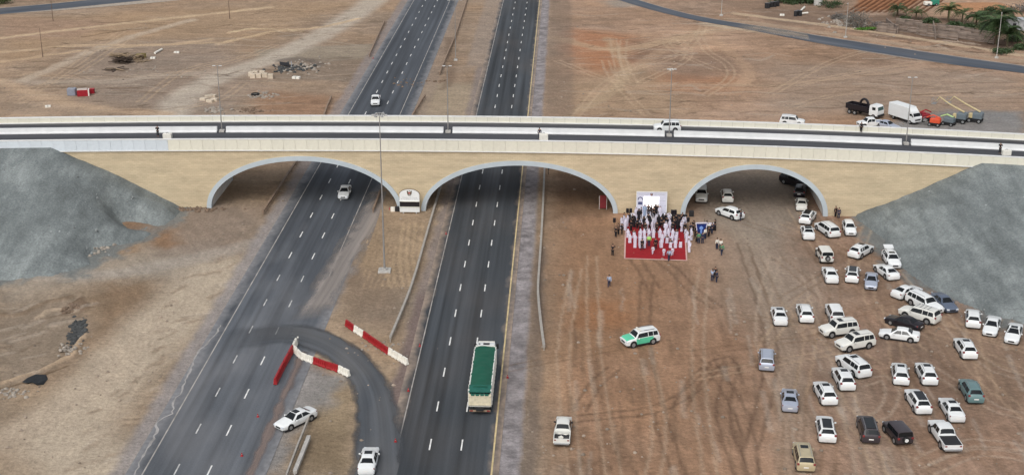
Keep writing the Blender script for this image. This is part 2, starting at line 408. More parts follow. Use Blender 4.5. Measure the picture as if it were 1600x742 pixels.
# grey gravel shoulders
def strip(q0, q1, p0, p1, col, a, soft=.7, warp=.35):
    qq = QQ + WXn * warp
    m = sst(q0 - soft, q0 + soft, qq) * (1 - sst(q1 - soft, q1 + soft, qq)) * sst(p0 - 3, p0 + 3, PPp) * (1 - sst(p1 - 3, p1 + 3, PPp))
    COL[:] = COL * (1 - (m * a)[..., None]) + np.array(col) * (m * a)[..., None]
strip(-49.0, -44, 60, 240, srgb(152, 145, 142), .85)
strip(-49.3, -44, 240, 460, srgb(146, 136, 132), .8)
strip(-35, -31.8, 175, 460, srgb(152, 143, 138), .75)
strip(-31.8, -28.8, 236, 460, srgb(150, 132, 116), .6)
strip(-20.6, -16, 60, 330, srgb(140, 128, 122), .8)
strip(-23.5, -16, 330, 460, srgb(152, 138, 126), .6)
strip(-9, -4.1, 60, 460, srgb(143, 138, 140), .92, .35, .15)
strip(-4.0, -2.2, 60, 205, srgb(110, 98, 90), .6, .5)
strip(-4.0, 2.5, 255, 460, srgb(118, 102, 90), .5, 1.2)
strip(-20.5, -18.6, 60, 185, srgb(112, 92, 88), .6, .4)
mott = np.clip(fbm(XX / 1.3, YY / 1.3, 71, 3) * 2.2, -.6, .6) * sst(-10, -7, QQ) * (1 - sst(-4.6, -4, QQ)); COL *= (1 + .5 * mott)[..., None]
# median furrows
for k in range(9):
    q = -25.9 + k * .5
    brush(None, .34, srgb(186, 160, 126), .6, .7, .1, .08, wpts=[HW(q, 187), HW(q + .25, 200), HW(q - .1, 215)])
for k in range(8):
    q = -31 + k * .6
    brush(None, .3, srgb(178, 152, 120), .4, .7, .25, .05, wpts=[HW(q + 2.4, 186), HW(q + 1.2, 198), HW(q, 210)])
# tyre tracks
for t in ([(905, 80), (965, 75), (1040, 60), (1110, 45)], [(960, 90), (1020, 75), (1080, 55), (1130, 42)], [(985, 110), (1060, 85), (1090, 58), (1100, 40)],
          [(1090, 50), (1105, 80), (1135, 100), (1140, 122), (1100, 150)], [(1040, 65), (1055, 80), (1120, 110)], [(1060, 60), (1075, 90), (1000, 130)],
          [(900, 182), (935, 140), (965, 118), (1000, 100)], [(958, 60), (963, 90), (970, 125)], [(975, 62), (973, 95), (990, 130)], [(945, 95), (960, 125), (1010, 180)],
          [(985, 132), (1100, 130), (1220, 135), (1330, 115), (1480, 90)], [(1200, 150), (1290, 100), (1350, 80)], [(870, 95), (950, 125), (1090, 165)], [(1230, 170), (1330, 145), (1500, 150), (1600, 140)],
          [(0, 150), (110, 118), (200, 60)], [(30, 160), (120, 100), (150, 75), (190, 50)], [(0, 110), (160, 122), (330, 105), (430, 70)], [(200, 180), (330, 160), (380, 130)], [(220, 160), (290, 110), (400, 85)]):
    tyre(t, srgb(190, 164, 134), .45, 1.7, .45)
for t in ([(1012, 395), (1050, 420), (1080, 450), (1120, 480)], [(990, 400), (1010, 430), (1020, 450)], [(880, 655), (950, 648), (1020, 640), (1080, 610), (1120, 570)], [(905, 640), (930, 600), (960, 575)],
          [(1060, 640), (1090, 590), (1135, 560), (1150, 600)], [(1160, 380), (1190, 470), (1205, 560), (1175, 700)], [(1010, 440), (1010, 560), (1060, 742)], [(1145, 570), (1130, 650), (1160, 742)], [(1105, 560), (1160, 650), (1175, 742)]):
    tyre(t, srgb(94, 72, 56), .5, 1.6, .34)
for t in ([(1340, 600), (1380, 590), (1395, 615), (1380, 645), (1345, 660)], [(1450, 460), (1530, 560), (1600, 590)], [(1400, 700), (1412, 742)], [(1430, 560), (1560, 640), (1600, 650)], [(1260, 430), (1300, 540), (1330, 640)], [(1440, 720), (1520, 690), (1600, 700)], [(1450, 735), (1530, 705), (1600, 715)], [(1350, 742), (1340, 690), (1325, 640)], [(1210, 400), (1190, 520), (1230, 640)],
          [(900, 420), (880, 560), (900, 742)], [(925, 400), (930, 560), (960, 742)], [(1100, 420), (1090, 560), (1110, 742)], [(1010, 560), (1030, 660), (1020, 742)]):
    tyre(t, srgb(182, 158, 132), .42, 1.6, .33)
for k in range(120):                        # faint scraper marks all over the lot
    x0 = rnd.uniform(860, 1600); y0 = rnd.uniform(400, 742); s_ = (x0 - 830) / 1000
    brush([(x0, y0), (x0 + s_ * 30 + rnd.uniform(-6, 6), y0 + rnd.uniform(20, 70))], rnd.uniform(.3, .9), (pale if rnd.random() < .5 else dark), .34, .8, .2)
for k in range(330):                       # scraper ridges in the far land
    x0 = rnd.uniform(0, 1600); y0 = rnd.uniform(15, 180)
    if 520 < x0 < 860: continue
    dx = rnd.uniform(30, 120)
    brush([(x0, y0), (x0 + dx / 2, y0 + rnd.uniform(-3, 3)), (x0 + dx, y0 + rnd.uniform(-7, 7))], rnd.uniform(.4, 1.2), (pale if rnd.random() < .5 else srgb(104, 82, 64)), .42, .8, .3, rnd.uniform(-.1, .15))
for k in range(60):                        # short dark scuffs
    x0 = rnd.uniform(0, 1600); y0 = rnd.uniform(20, 180)
    if 500 < x0 < 900: continue
    brush([(x0, y0), (x0 + rnd.uniform(4, 16), y0 + rnd.uniform(-2, 2))], rnd.uniform(.6, 1.1), srgb(82, 66, 54), .6, .8, .4, -.06)
brush([(440, 95), (470, 92), (500, 100), (470, 108), (445, 104)], 4, srgb(108, 98, 90), .7, .8)
brush([(700, 60), (705, 120), (690, 140)], 2.6, srgb(112, 92, 76), .5, .8)
brush([(1260, 20), (1300, 32), (1330, 40)], 3, srgb(150, 126, 104), .6, .8)
HGT += .10 * fbm(XX / 1.6, YY / 1.6, 81, 3) * (.4 + .6 * far)
fl = np.minimum(np.maximum(sst(-49, -47.2, QQ) * (1 - sst(-32.5, -30.5, QQ)), sst(-20.5, -18.8, QQ) * (1 - sst(-5.5, -3.5, QQ))), 1)
HGT[:] = HGT * (1 - fl) - .05 * fl
lum = (COL @ np.array([.3, .55, .15]))[..., None]
mute = sst(14, 34, QQ + 6 * f2) * (1 - far)
COL = lum + (COL - lum) * (.90 - .17 * mute)[..., None]
COL *= (1 + .05 * mute)[..., None]
COL *= .89
patch = sst(-.12, .22, fbm(XX / 22, YY / 16, 98, 3))
rip = fbm((XX + 6 * f1 * 5) / 7 + 4 * f1, (YY + 16 * f1 + 5 * f2) / 1.1, 95, 3) * far + fbm(XX / .8, YY / 9, 96, 3) * (1 - far) * side * .7 + fbm((XX + .55 * YY) / .95, (YY - .55 * XX) / 9, 97, 3) * (1 - far) * (1 - side) * .8
rip *= (.12 + .88 * patch)
COL *= (1 + .5 * rip * (1 - fl))[..., None]
HGT += .14 * rip * (1 - fl)
COL = np.clip(COL, .012, .75)

def flatten_strip(L, Rr, z=-.05):         # press the sheet down below a ribbon laid on it
    mid = [((a[0] + b[0]) / 2, (a[1] + b[1]) / 2) for a, b in zip(L, Rr)]
    wid = max(math.hypot(a[0] - b[0], a[1] - b[1]) for a, b in zip(L, Rr))
    r = dist_line(mid, wid / 2 + 4)
    if r is None: return
    sl, D = r; m = 1 - sst(wid / 2 + .5, wid / 2 + 2.5, D)
    HGT[sl] = HGT[sl] * (1 - m) + z * m
def gz(x, y):
    i = min(max(np.searchsorted(xs, x) - 1, 0), len(xs) - 2); j = min(max(np.searchsorted(ys, y) - 1, 0), len(ys) - 2)
    fx = min(max((x - xs[i]) / (xs[i + 1] - xs[i]), 0), 1); fy = min(max((y - ys[j]) / (ys[j + 1] - ys[j]), 0), 1)
    return float((HGT[j, i] * (1 - fx) + HGT[j, i + 1] * fx) * (1 - fy) + (HGT[j + 1, i] * (1 - fx) + HGT[j + 1, i + 1] * fx) * fy)
def settle(x, y, r=2.5):                  # level the earth where a thing stands
    i0, i1 = np.searchsorted(xs, [x - r * 1.8, x + r * 1.8]); j0, j1 = np.searchsorted(ys, [y - r * 1.8, y + r * 1.8])
    sl = (slice(j0, j1), slice(i0, i1)); m = 1 - sst(r, r * 1.8, np.hypot(XX[sl] - x, YY[sl] - y)); z = gz(x, y)
    HGT[sl] = HGT[sl] * (1 - m) + z * m
    return z

for uc, sg_, al, fr, pw in ((-101, 1, 22, 33, 2.25), (54.5, -1, 19.5, 46, 2.2)):
    du = np.maximum(0, sg_ * (UU - uc)) / al; dv = np.where(WWb < 0, -WWb / fr, np.where(WWb > 15.3, (WWb - 15.3) / 22, 0)); rr_ = (du ** pw + dv ** pw) ** (1 / pw)
    m_ = (1 - sst(1.0, 1.13, rr_ + .34 * fbm(XX / 5, YY / 5, 94, 4) + .12 * fbm(XX / 1.2, YY / 1.2, 99, 3))) * .9
    nx_, ny_ = G(200, 350); m_ = m_ * (1 - .95 * np.exp(-((XX - nx_) ** 2 + (YY - ny_) ** 2) / 5.5 ** 2))
    COL[:] = COL * (1 - m_[..., None]) + srgb(112, 117, 116) * m_[..., None]

# ------------------------------------------------------------------ ribbons: roads laid on the sheet, UV in metres (across, along)
def asphalt(name, base, dust, dust_amt, W_, edge=1.6, streak=.35, wander=.5, fade=False, clean=None):
    m = bpy.data.materials.new(name); m.use_nodes = True; nt = m.node_tree; ns = nt.nodes; L = nt.links; b = ns['Principled BSDF']
    b.inputs['Roughness'].default_value = .8; b.inputs['Specular IOR Level'].default_value = .3
    uv = ns.new('ShaderNodeUVMap'); uv.uv_map = 'metres'
    def noise(sx, sy, det=4, off=0):
        mp = ns.new('ShaderNodeMapping'); mp.inputs['Scale'].default_value = (sx, sy, 1); mp.inputs['Location'].default_value = (off, off * .7, 0)
        L.new(uv.outputs[0], mp.inputs[0]); n = ns.new('ShaderNodeTexNoise'); n.inputs['Scale'].default_value = 1; n.inputs['Detail'].default_value = det
        L.new(mp.outputs[0], n.inputs['Vector']); return n.outputs['Fac']
    def rng(v, a, b_, c, d, clamp=True):
        n = ns.new('ShaderNodeMapRange'); n.clamp = clamp
        for i, x in enumerate((a, b_, c, d)): n.inputs[i + 1].default_value = x
        L.new(v, n.inputs[0]); return n.outputs[0]
    def math_(op, a, b_):
        n = ns.new('ShaderNodeMath'); n.operation = op
        for i, x in enumerate((a, b_)):
            if isinstance(x, (int, float)): n.inputs[i].default_value = x
            else: L.new(x, n.inputs[i])
        return n.outputs[0]
    def mix(f, a, b_):
        n = ns.new('ShaderNodeMix'); n.data_type = 'RGBA'
        L.new(f, n.inputs[0])
        for i, x in ((6, a), (7, b_)):
            if isinstance(x, tuple): n.inputs[i].default_value = (*x, 1)
            else: L.new(x, n.inputs[i])
        return n.outputs[2]
    sp = ns.new('ShaderNodeSeparateXYZ'); L.new(uv.outputs[0], sp.inputs[0]); u = sp.outputs[0]
    s1 = rng(noise(.9, .012, 3), .32, .68, 1 - streak, 1 + streak)
    s2 = rng(noise(.22, .02, 3, 4), .3, .7, .8, 1.2); s3 = rng(noise(6, 5, 2), .3, .7, .88, 1.12)
    k = math_('MULTIPLY', math_('MULTIPLY', s1, s2), s3)
    vm = ns.new('ShaderNodeVectorMath'); vm.operation = 'SCALE'; vm.inputs[0].default_value = base; L.new(k, vm.inputs['Scale'])
    dn = rng(noise(.10, .045, 5, 9), .45, .72, 0, dust_amt)
    col = mix(dn, vm.outputs[0], dust)
    if clean:                              # past the dusty crossing the surface is newer and darker
        v2 = ns.new('ShaderNodeVectorMath'); v2.operation = 'SCALE'; v2.inputs[0].default_value = clean; L.new(k, v2.inputs['Scale'])
        va = math_('ADD', sp.outputs[1], rng(noise(.3, .08, 4, 5), .3, .7, -22, 22, False)); col = mix(rng(va, 118, 168, 0, 1), col, v2.outputs[0])
    e = math_('MINIMUM', u, math_('SUBTRACT', W_, u))
    e = math_('ADD', e, rng(noise(.5, .22, 5, 2), .25, .75, -wander * edge, wander * edge, False))
    ed = rng(e, 0.0, edge, .92, 0.0)
    dv = ns.new('ShaderNodeVectorMath'); dv.operation = 'SCALE'; dv.inputs[0].default_value = dust; L.new(rng(noise(1.6, 1.2, 4, 7), .3, .7, .75, 1.22), dv.inputs['Scale'])
    col = mix(ed, col, dv.outputs[0])
    if fade:                               # worn film: the edge thins out instead of stopping
        L.new(vm.outputs[0] if fade in (2, 3) and fade is not True else mix(dn, vm.outputs[0], dust), b.inputs['Base Color']); L.new(math_('MULTIPLY', rng(e, 0.05, edge, 0, {True: .96, 2: .72, 3: .5}[fade]), rng(sp.outputs[1], 1, 15 if fade == True else 7, 0, 1)), b.inputs['Alpha'])
    else: L.new(col, b.inputs['Base Color'])
    bp = ns.new('ShaderNodeBump'); bp.inputs['Strength'].default_value = .25; bp.inputs['Distance'].default_value = .03; L.new(noise(9, 9, 3), bp.inputs['Height']); L.new(bp.outputs[0], b.inputs['Normal'])
    return m
def ribbon(name, Lp, Rp, z, m, kind='structure', nx=1):
    vs = []; fs = []; uvs = []; v = 0.0; n = nx + 1
    for i, (a, b) in enumerate(zip(Lp, Rp)):
        if i: v += math.hypot((a[0] + b[0] - Lp[i - 1][0] - Rp[i - 1][0]) / 2, (a[1] + b[1] - Lp[i - 1][1] - Rp[i - 1][1]) / 2)
        w = math.hypot(a[0] - b[0], a[1] - b[1])
        for k in range(n):
            t = k / nx; vs.append((a[0] + (b[0] - a[0]) * t, a[1] + (b[1] - a[1]) * t, z)); uvs.append((w * t, v))
    for i in range(len(Lp) - 1):
        for k in range(nx): fs.append((i * n + k, i * n + k + 1, (i + 1) * n + k + 1, (i + 1) * n + k))
    me = bpy.data.meshes.new(name); me.from_pydata(vs, [], fs); ul = me.uv_layers.new(name='metres')
    for lp in me.loops: ul.data[lp.index].uv = uvs[lp.vertex_index]
    me.materials.append(m); o = link(name, me)
    if kind: o['kind'] = kind
    return o
earth = tuple(srgb(158, 147, 138)); earth2 = tuple(srgb(150, 134, 120))
m_left = asphalt('asphalt_left', (.092, .101, .114), tuple(srgb(126, 126, 128)), .5, 15.4, 1.8, .30, .4, False, (.060, .068, .080))
m_right = asphalt('asphalt_right', (.043, .049, .056), earth2, .08, 13.0, 1.3, .42, .5)
PS = [40 + 20 * i for i in range(50)]
road_l = ribbon('road', [HW(-47.2, p) for p in PS], [HW(-31.8, p) for p in PS], .02, m_left)
road_r = ribbon('road', [HW(-19.4, p) for p in PS], [HW(-6.4, p) for p in PS], .02, m_right)
# painted lines
M_line = mat('worn_white_road_paint', (.46, .46, .45), .7, .35, .8)
M_linew = mat('white_road_paint', (.66, .66, .64), .7, .2, .8)
M_linefaint = mat('dusty_edge_line_paint', (.33, .31, .29), .8, .4, .5)
M_liney = mat('yellow_road_paint', (.52, .41, .22), .7, .3, .8)
def solid(name, q, w, p0, p1, m, par):
    o = ribbon(name, [HW(q - w / 2, p0 + (p1 - p0) * i / 40) for i in range(41)], [HW(q + w / 2, p0 + (p1 - p0) * i / 40) for i in range(41)], .028, m, None)
    o.parent = par
solid('edge_line', -45.35, .16, 60, 900, M_linefaint, road_l)
solid('edge_line', -34.4, .15, 190, 900, M_linefaint, road_l)
solid('edge_line', -18.15, .14, 60, 900, M_linefaint, road_r)
solid('edge_line', -7.2, .20, 60, 900, M_liney, road_r)
dash = MB().box((0, 0, 0), (.17, 2.6, .006)).mesh('lane_dash', M_linew); dash2 = MB().box((0, 0, 0), (.16, 2.4, .006)).mesh('lane_dash', M_line)
def dashes(q, p0, par, faint=()):
    p = p0 - 9.5 * 6
    while p < 560:
        if p > 120:
            x, y = HW(q, p)
            ln = link('lane_dash', dash2 if any(a < p < b for a, b in faint) else dash, par, (x, y, .029), -HA)
        p += 9.5
dashes(-41.85, 142.3, road_l, ((120, 190),)); dashes(-38.2, 142.0, road_l, ((165, 190),))
dashes(-14.5, 139.5, road_r); dashes(-10.9, 139.5, road_r)
# curved roads behind, and the U-turn
def edges(pa, pb, step=4):
    A_ = resample(world(pa), step); n = 60
    def even(pts):
        P = np.array(resample(world(pts), .8)); d = np.r_[0, np.cumsum(np.hypot(*np.diff(P, axis=0).T))]
        return [(float(np.interp(t, d, P[:, 0])), float(np.interp(t, d, P[:, 1]))) for t in np.linspace(0, d[-1], n)]
    return even(pa), even(pb)
m_far = asphalt('asphalt_far', (.062, .076, .098), tuple(srgb(168, 156, 142)), .12, 11.0, 1.2, .15, .2)
a, b = edges([(690, -84), (800, -62), (900, -34), (978, -6), (1045, 14), (1100, 27), (1160, 37), (1210, 44), (1300, 59), (1400, 74), (1500, 89), (1600, 103), (1750, 126), (1950, 152)],
             [(660, -74), (780, -50), (880, -20), (962, 0), (1025, 18), (1090, 33), (1150, 43), (1200, 53), (1300, 72), (1400, 89), (1500, 103), (1600, 115), (1750, 138), (1950, 164)])
flatten_strip(a, b, -.04); ribbon('road', a, b, .03, m_far)
a, b = edges([(-140, 28), (-60, 20), (0, 13), (80, 6), (160, -2), (260, -12), (420, -30)], [(-140, 37), (-60, 30), (0, 23), (90, 17), (190, 9), (300, -1), (440, -18)])
flatten_strip(a, b, -.04); ribbon('road', a, b, .03, m_far)
m_turn = asphalt('asphalt_turn', (.072, .081, .093), tuple(srgb(132, 128, 124)), .30, 7.8, 1.4, .35, .5, True)
a, b = edges([(332, 556), (400, 545), (452, 541), (498, 556), (532, 584), (549, 620), (550, 665), (541, 745), (523, 830)],
             [(338, 512), (400, 486), (470, 484), (540, 505), (600, 545), (632, 590), (641, 640), (634, 690), (620, 742), (606, 830)])
flatten_strip(a, b, -.02); ribbon('road', a, b, .036, m_turn, nx=2)

M_worn = mat('pale_worn_edge', tuple(srgb(150, 147, 145)), .9, .3, .6)
def jag(px, w, q_):
    P = resample(world(px), .7); Lp, Rp = [], []
    for i, p in enumerate(P):
        t = P[min(i + 1, len(P) - 1)] - P[max(i - 1, 0)]; t = t / (np.linalg.norm(t) + 1e-9); nn = np.array([-t[1], t[0]])
        o_ = q_.uniform(-.14, .14); ww = w * q_.uniform(.35, 1.2)
        Lp.append(tuple(p + nn * (o_ + ww / 2))); Rp.append(tuple(p + nn * (o_ - ww / 2)))
    ribbon('worn_edge', Lp, Rp, .031, M_worn)
jag([(346, 508), (330, 530), (309, 550), (300, 570), (289, 597), (284, 612), (272, 625), (269, 646), (257, 652), (246, 660), (244, 676), (236, 691), (222, 716), (213, 735), (203, 750)], .30, random.Random(4))
PQ = [60 + 4 * i for i in range(27)]
ribbon('dirt_strip', [HW(-34.2, p) for p in PQ], [HW(-32.7, p) for p in PQ], .038, asphalt('dirt_strip', tuple(srgb(128, 113, 106)), tuple(srgb(128, 113, 106)), .1, 1.5, .6, .3, .8, 2))
a, b = edges([(1150, 34), (1180, 38), (1215, 43), (1260, 50)], [(1140, 44), (1175, 50), (1215, 58), (1265, 63)]); ribbon('dust_film', a, b, .040, asphalt('dust_film_far', tuple(srgb(176, 162, 145)), tuple(srgb(176, 162, 145)), .1, 12.0, 5.5, .2, .6, 3))
m_dust = asphalt('dust_film', tuple(srgb(148, 140, 134)), tuple(srgb(148, 140, 134)), .1, 6.5, 2.2, .3, .6, 2)
a, b = edges([(440, 510), (478, 455), (505, 412), (545, 350), (575, 300)], [(530, 498), (552, 455), (566, 412), (588, 350), (604, 300)]); ribbon('dust_film', a, b, .033, m_dust)

# ------------------------------------------------------------------ embankments of grey gravel
m_grav = bpy.data.materials.new('grey_gravel'); m_grav.use_nodes = True
def gravel_mat(m):
    nt = m.node_tree; ns = nt.nodes; L = nt.links; b = ns['Principled BSDF']; b.inputs['Roughness'].default_value = .95; b.inputs['Specular IOR Level'].default_value = .15
    tc = ns.new('ShaderNodeTexCoord')
    def nz(s, d, st=(1, 1, 1)):
        mp = ns.new('ShaderNodeMapping'); mp.inputs['Scale'].default_value = st; L.new(tc.outputs['Object'], mp.inputs[0])
        n = ns.new('ShaderNodeTexNoise'); n.inputs['Scale'].default_value = s; n.inputs['Detail'].default_value = d; n.inputs['Roughness'].default_value = .65; L.new(mp.outputs[0], n.inputs[0]); return n.outputs['Fac']
    cr = ns.new('ShaderNodeValToRGB'); e = cr.color_ramp.elements
    e[0].position = .36; e[0].color = (*srgb(94, 99, 99), 1); e[1].position = .64; e[1].color = (*srgb(138, 144, 143), 1)
    x = e.new(.5); x.color = (*srgb(112, 118, 118), 1)
    av_ = ns.new('ShaderNodeMath'); av_.operation = 'MULTIPLY_ADD'; L.new(nz(.45, 9, (1, .22, .8)), av_.inputs[0]); av_.inputs[1].default_value = .55
    m5 = ns.new('ShaderNodeMath'); m5.operation = 'MULTIPLY'; m5.inputs[1].default_value = .45; L.new(nz(.09, 4), m5.inputs[0]); L.new(m5.outputs[0], av_.inputs[2]); L.new(av_.outputs[0], cr.inputs[0])
    mr = ns.new('ShaderNodeMapRange'); mr.inputs[1].default_value = .3; mr.inputs[2].default_value = .7; mr.inputs[3].default_value = .72; mr.inputs[4].default_value = 1.28; L.new(nz(3.4, 6), mr.inputs[0])
    vm = ns.new('ShaderNodeVectorMath'); vm.operation = 'SCALE'; L.new(cr.outputs[0], vm.inputs[0]); L.new(mr.outputs[0], vm.inputs['Scale']); L.new(vm.outputs[0], b.inputs['Base Color'])
    bp = ns.new('ShaderNodeBump'); bp.inputs['Strength'].default_value = .5; bp.inputs['Distance'].default_value = .25; L.new(nz(1.8, 6), bp.inputs['Height']); L.new(bp.outputs[0], b.inputs['Normal'])
gravel_mat(m_grav)
def embank(uc, sgn, along, front, u_end, p=2.0):
    us = uc + sgn * np.concatenate([np.linspace(along + 3, 0, 46), -np.linspace(0, abs(u_end - uc), 90)[1:]])
    us = uc - sgn * (uc - us) * sgn if False else us
    ws = np.concatenate([np.linspace(-front - 4, 0, 90), np.linspace(0, 15.3, 4)[1:], np.linspace(15.3, 15.3 + 26, 30)[1:]])
    U, Wg = np.meshgrid(us, ws)
    du = np.maximum(0, sgn * (U - uc)) / along
    dv = np.where(Wg < 0, -(Wg + .3).clip(max=0) / front, np.where(Wg > 15.3, (Wg - 15.3) / 22, 0))
    r = (du ** p + dv ** p) ** (1 / p); r = r + .09 * fbm(U / 4 + 40, Wg / 4, 93, 4) * np.clip(r * 2 - .8, 0, 1)
    XE = B0[0] + AV[0] * U + NV[0] * Wg; YE = B0[1] + AV[1] * U + NV[1] * Wg
    for (gx_, gy_), amp, rad in ((G(203, 352), .28, 3.6), (G(186, 336, 1), .18, 2.4), (G(165, 392), .22, 3.5), (G(1360, 372), .1, 4), (G(60, 425), -.05, 6)): r = r + amp * np.exp(-((XE - gx_) ** 2 + (YE - gy_) ** 2) / rad ** 2)
    zt = np.vectorize(ztop)(U) - 1.25
    nse = fbm(U / 6 + 90, Wg / 6, 91, 4)
    Z = zt * (1 - r) + np.where(r > .02, 1, 0) * ((.9 * nse + .35 * fbm(U / 1.7, Wg / 5, 92, 4)) * np.clip(r * 3, 0, 1)) * (zt > .5)
    Z = np.where(r > 1, np.minimum(Z, -.2 - (r - 1) * 4), Z)
    P = B0[None, None] + AV * U[..., None] + NV * Wg[..., None]
    vs = np.concatenate([P, Z[..., None]], -1).reshape(-1, 3); ny, nx = U.shape
    fs = [(j * nx + i, j * nx + i + 1, (j + 1) * nx + i + 1, (j + 1) * nx + i) for j in range(ny - 1) for i in range(nx - 1)]
    mb = MB(); mb.v = [tuple(v) for v in vs]; mb.f = fs
    me = mb.mesh('gravel_embankment', m_grav, 180)
    if sum(pl.normal.z for pl in me.polygons) < 0: me.flip_normals()
    o = link('gravel_embankment', me); o['kind'] = 'structure'
    return o
embank(-101, 1, 22, 33, -215, 2.25); embank(54.5, -1, 19.5, 46, 175, 2.2)

# ------------------------------------------------------------------ bridge
def stone_mat():
    m = bpy.data.materials.new('coursed_sandstone'); m.use_nodes = True; nt = m.node_tree; ns = nt.nodes; L = nt.links; b = ns['Principled BSDF']; b.inputs['Roughness'].default_value = .9
    tc = ns.new('ShaderNodeTexCoord'); mp = ns.new('ShaderNodeMapping'); L.new(tc.outputs['Object'], mp.inputs[0]); mp.inputs['Rotation'].default_value = (R(90), 0, 0)
    br = ns.new('ShaderNodeTexBrick'); br.inputs['Scale'].default_value = 1; br.inputs['Brick Width'].default_value = .75; br.inputs['Row Height'].default_value = .30; br.inputs['Mortar Size'].default_value = .02
    br.inputs['Color1'].default_value = (*srgb(197, 181, 152), 1); br.inputs['Color2'].default_value = (*srgb(187, 171, 143), 1); br.inputs['Mortar'].default_value = (*srgb(178, 162, 134), 1)
    L.new(mp.outputs[0], br.inputs[0])
    nz = ns.new('ShaderNodeTexNoise'); nz.inputs['Scale'].default_value = .5; nz.inputs['Detail'].default_value = 6
    m2 = ns.new('ShaderNodeMapping'); m2.inputs['Scale'].default_value = (.35, 1, 2.2); L.new(tc.outputs['Object'], m2.inputs[0]); L.new(m2.outputs[0], nz.inputs[0])
    mr = ns.new('ShaderNodeMapRange'); mr.inputs[1].default_value = .3; mr.inputs[2].default_value = .7; mr.inputs[3].default_value = .86; mr.inputs[4].default_value = 1.12; L.new(nz.outputs[0], mr.inputs[0])
    vm = ns.new('ShaderNodeVectorMath'); vm.operation = 'SCALE'; L.new(br.outputs[0], vm.inputs[0]); L.new(mr.outputs[0], vm.inputs['Scale']); L.new(vm.outputs[0], b.inputs['Base Color'])
    bp = ns.new('ShaderNodeBump'); bp.inputs['Strength'].default_value = .4; bp.inputs['Distance'].default_value = .04; L.new(br.outputs['Fac'], bp.inputs['Height']); bp.invert = True; L.new(bp.outputs[0], b.inputs['Normal'])
    return m
M_stone = stone_mat()
M_panel = mat('cream_parapet_panel', tuple(srgb(212, 209, 194)), .7, .05, 1.5, rand=.035)
M_coping = mat('white_coping', (.70, .70, .68), .6, .05, 1)
M_arch = mat('pale_grey_arch_concrete', tuple(srgb(176, 186, 192)), .7, .06, .6)
M_vault = mat('shuttered_concrete', (.66, .64, .60), .9, .15, .5)  # paled to bounce extra light onto the ground below the arches
M_joint = mat('dark_joint', (.20, .19, .17), .9, .1, 2)
M_barrier = mat('white_barrier_concrete', (.64, .65, .65), .65, .06, .7)
bridge = thing('bridge', 'long three-arched road bridge of tan stone with cream parapets crossing over the highway', 'bridge', (float(B0[0]), float(B0[1]), 0), BA)
DW = 15.3
ARCH = [(-58.4, 16.75, 9.35), (-21.8, 16.65, 9.0), (17.7, 12.3, 8.85)]       # centre, half span, rise (outer edge of ring)
def zlow(u):
    for c, a_, h in ARCH:
        if abs(u - c) < a_: return h * math.sqrt(1 - ((u - c) / a_) ** 2)
    return -.6
brk = set(np.round(np.arange(-112, 74.1, 1.0), 3))
for c, a_, h in ARCH: brk |= {round(c + a_ * math.cos(t), 4) for t in np.linspace(0, math.pi, 49)}; brk |= {round(c - a_ - .001, 4), round(c + a_ + .001, 4)}
us = sorted(brk)
for nm, w in (('wall', 0.0), ('wall', DW)):
    mb = MB(); vs = []; fs = []
    for u in us: vs += [(u, w, zlow(u)), (u, w, ztop(u) - 1.5)]
    for i in range(len(us) - 1): fs.append((2 * i, 2 * i + 2, 2 * i + 3, 2 * i + 1))
    k = len(vs); d = .6 if w == 0 else -.6
    vs += [(x, w + d, z) for x, _, z in vs]; fs += [tuple(k + i for i in reversed(f)) for f in fs]
    for i in range(len(us) - 1): fs.append((2 * i, k + 2 * i, k + 2 * i + 2, 2 * i + 2)); fs.append((2 * i + 1, 2 * i + 3, k + 2 * i + 3, k + 2 * i + 1))
    mb.add(vs, fs); part(nm, mb, M_stone, bridge)
for c, a_, h in ARCH:                         # ring proud of the face, vault behind it
    t_ = .78; n = 56
    for w0, w1 in ((-.22, .62), (DW - .62, DW + .22)):
        mb = MB(); rings = []
        for i in range(n + 1):
            t = math.pi * i / n; co, si = math.cos(t), math.sin(t)
            o_ = (c + a_ * co + .0 * co, h * si); i_ = (c + (a_ - t_) * co, (h - t_) * si)
            if i in (0, n): o_ = (o_[0], -.4); i_ = (i_[0], -.4)
            ox = o_[0] + (.003 if co > 0 else -.003)
            rings.append([(ox, w0, o_[1] + .003), (i_[0], w0, i_[1]), (i_[0], w1, i_[1]), (ox, w1, o_[1] + .003)])
        mb.loft(rings); part('arch_ring', mb, M_arch, bridge, 30)
    mb = MB(); vs = []; n = 40
    for i in range(n + 1):
        t = math.pi * i / n; z = (h - t_ + .04) * math.sin(t); x = c + (a_ - t_ + .04) * math.cos(t)
        if i in (0, n): z = -.4
        vs += [(x, .63, z), (x, DW - .63, z)]
    mb.add(vs, [(2 * i, 2 * i + 1, 2 * i + 3, 2 * i + 2) for i in range(n)]); part('vault', mb, M_vault, bridge, 60)
UE = list(np.arange(-230, 186, 2.0))
def lengthwise(name, w0, w1, z0, z1, m, u0=-230, u1=184, smooth=None, prof=None):
    U = [u for u in UE if u0 <= u <= u1]
    if U[0] > u0 + .01: U = [u0] + U
    if U[-1] < u1 - .01: U.append(u1)
    pr = prof or [(w0, z0), (w1, z0), (w1, z1), (w0, z1)]
    mb = MB(); mb.loft([[(u, w, ztop(u) + z) for w, z in pr] for u in U]); return part(name, mb, m, bridge, smooth)
m_deck = mat('deck_asphalt', (.050, .052, .060), .75, .25, .5, stretch=(.05, 1.4, 1))
lengthwise('road_deck', .3, DW - .3, -1.6, -1.05, m_deck)
mbd = lengthwise('gutter_strip', 13.9, DW - .42, -1.06, -1.042, mat('dusty_deck_edge', (.115, .115, .115), .85, .25, .6, stretch=(.08, 1.2, 1)))
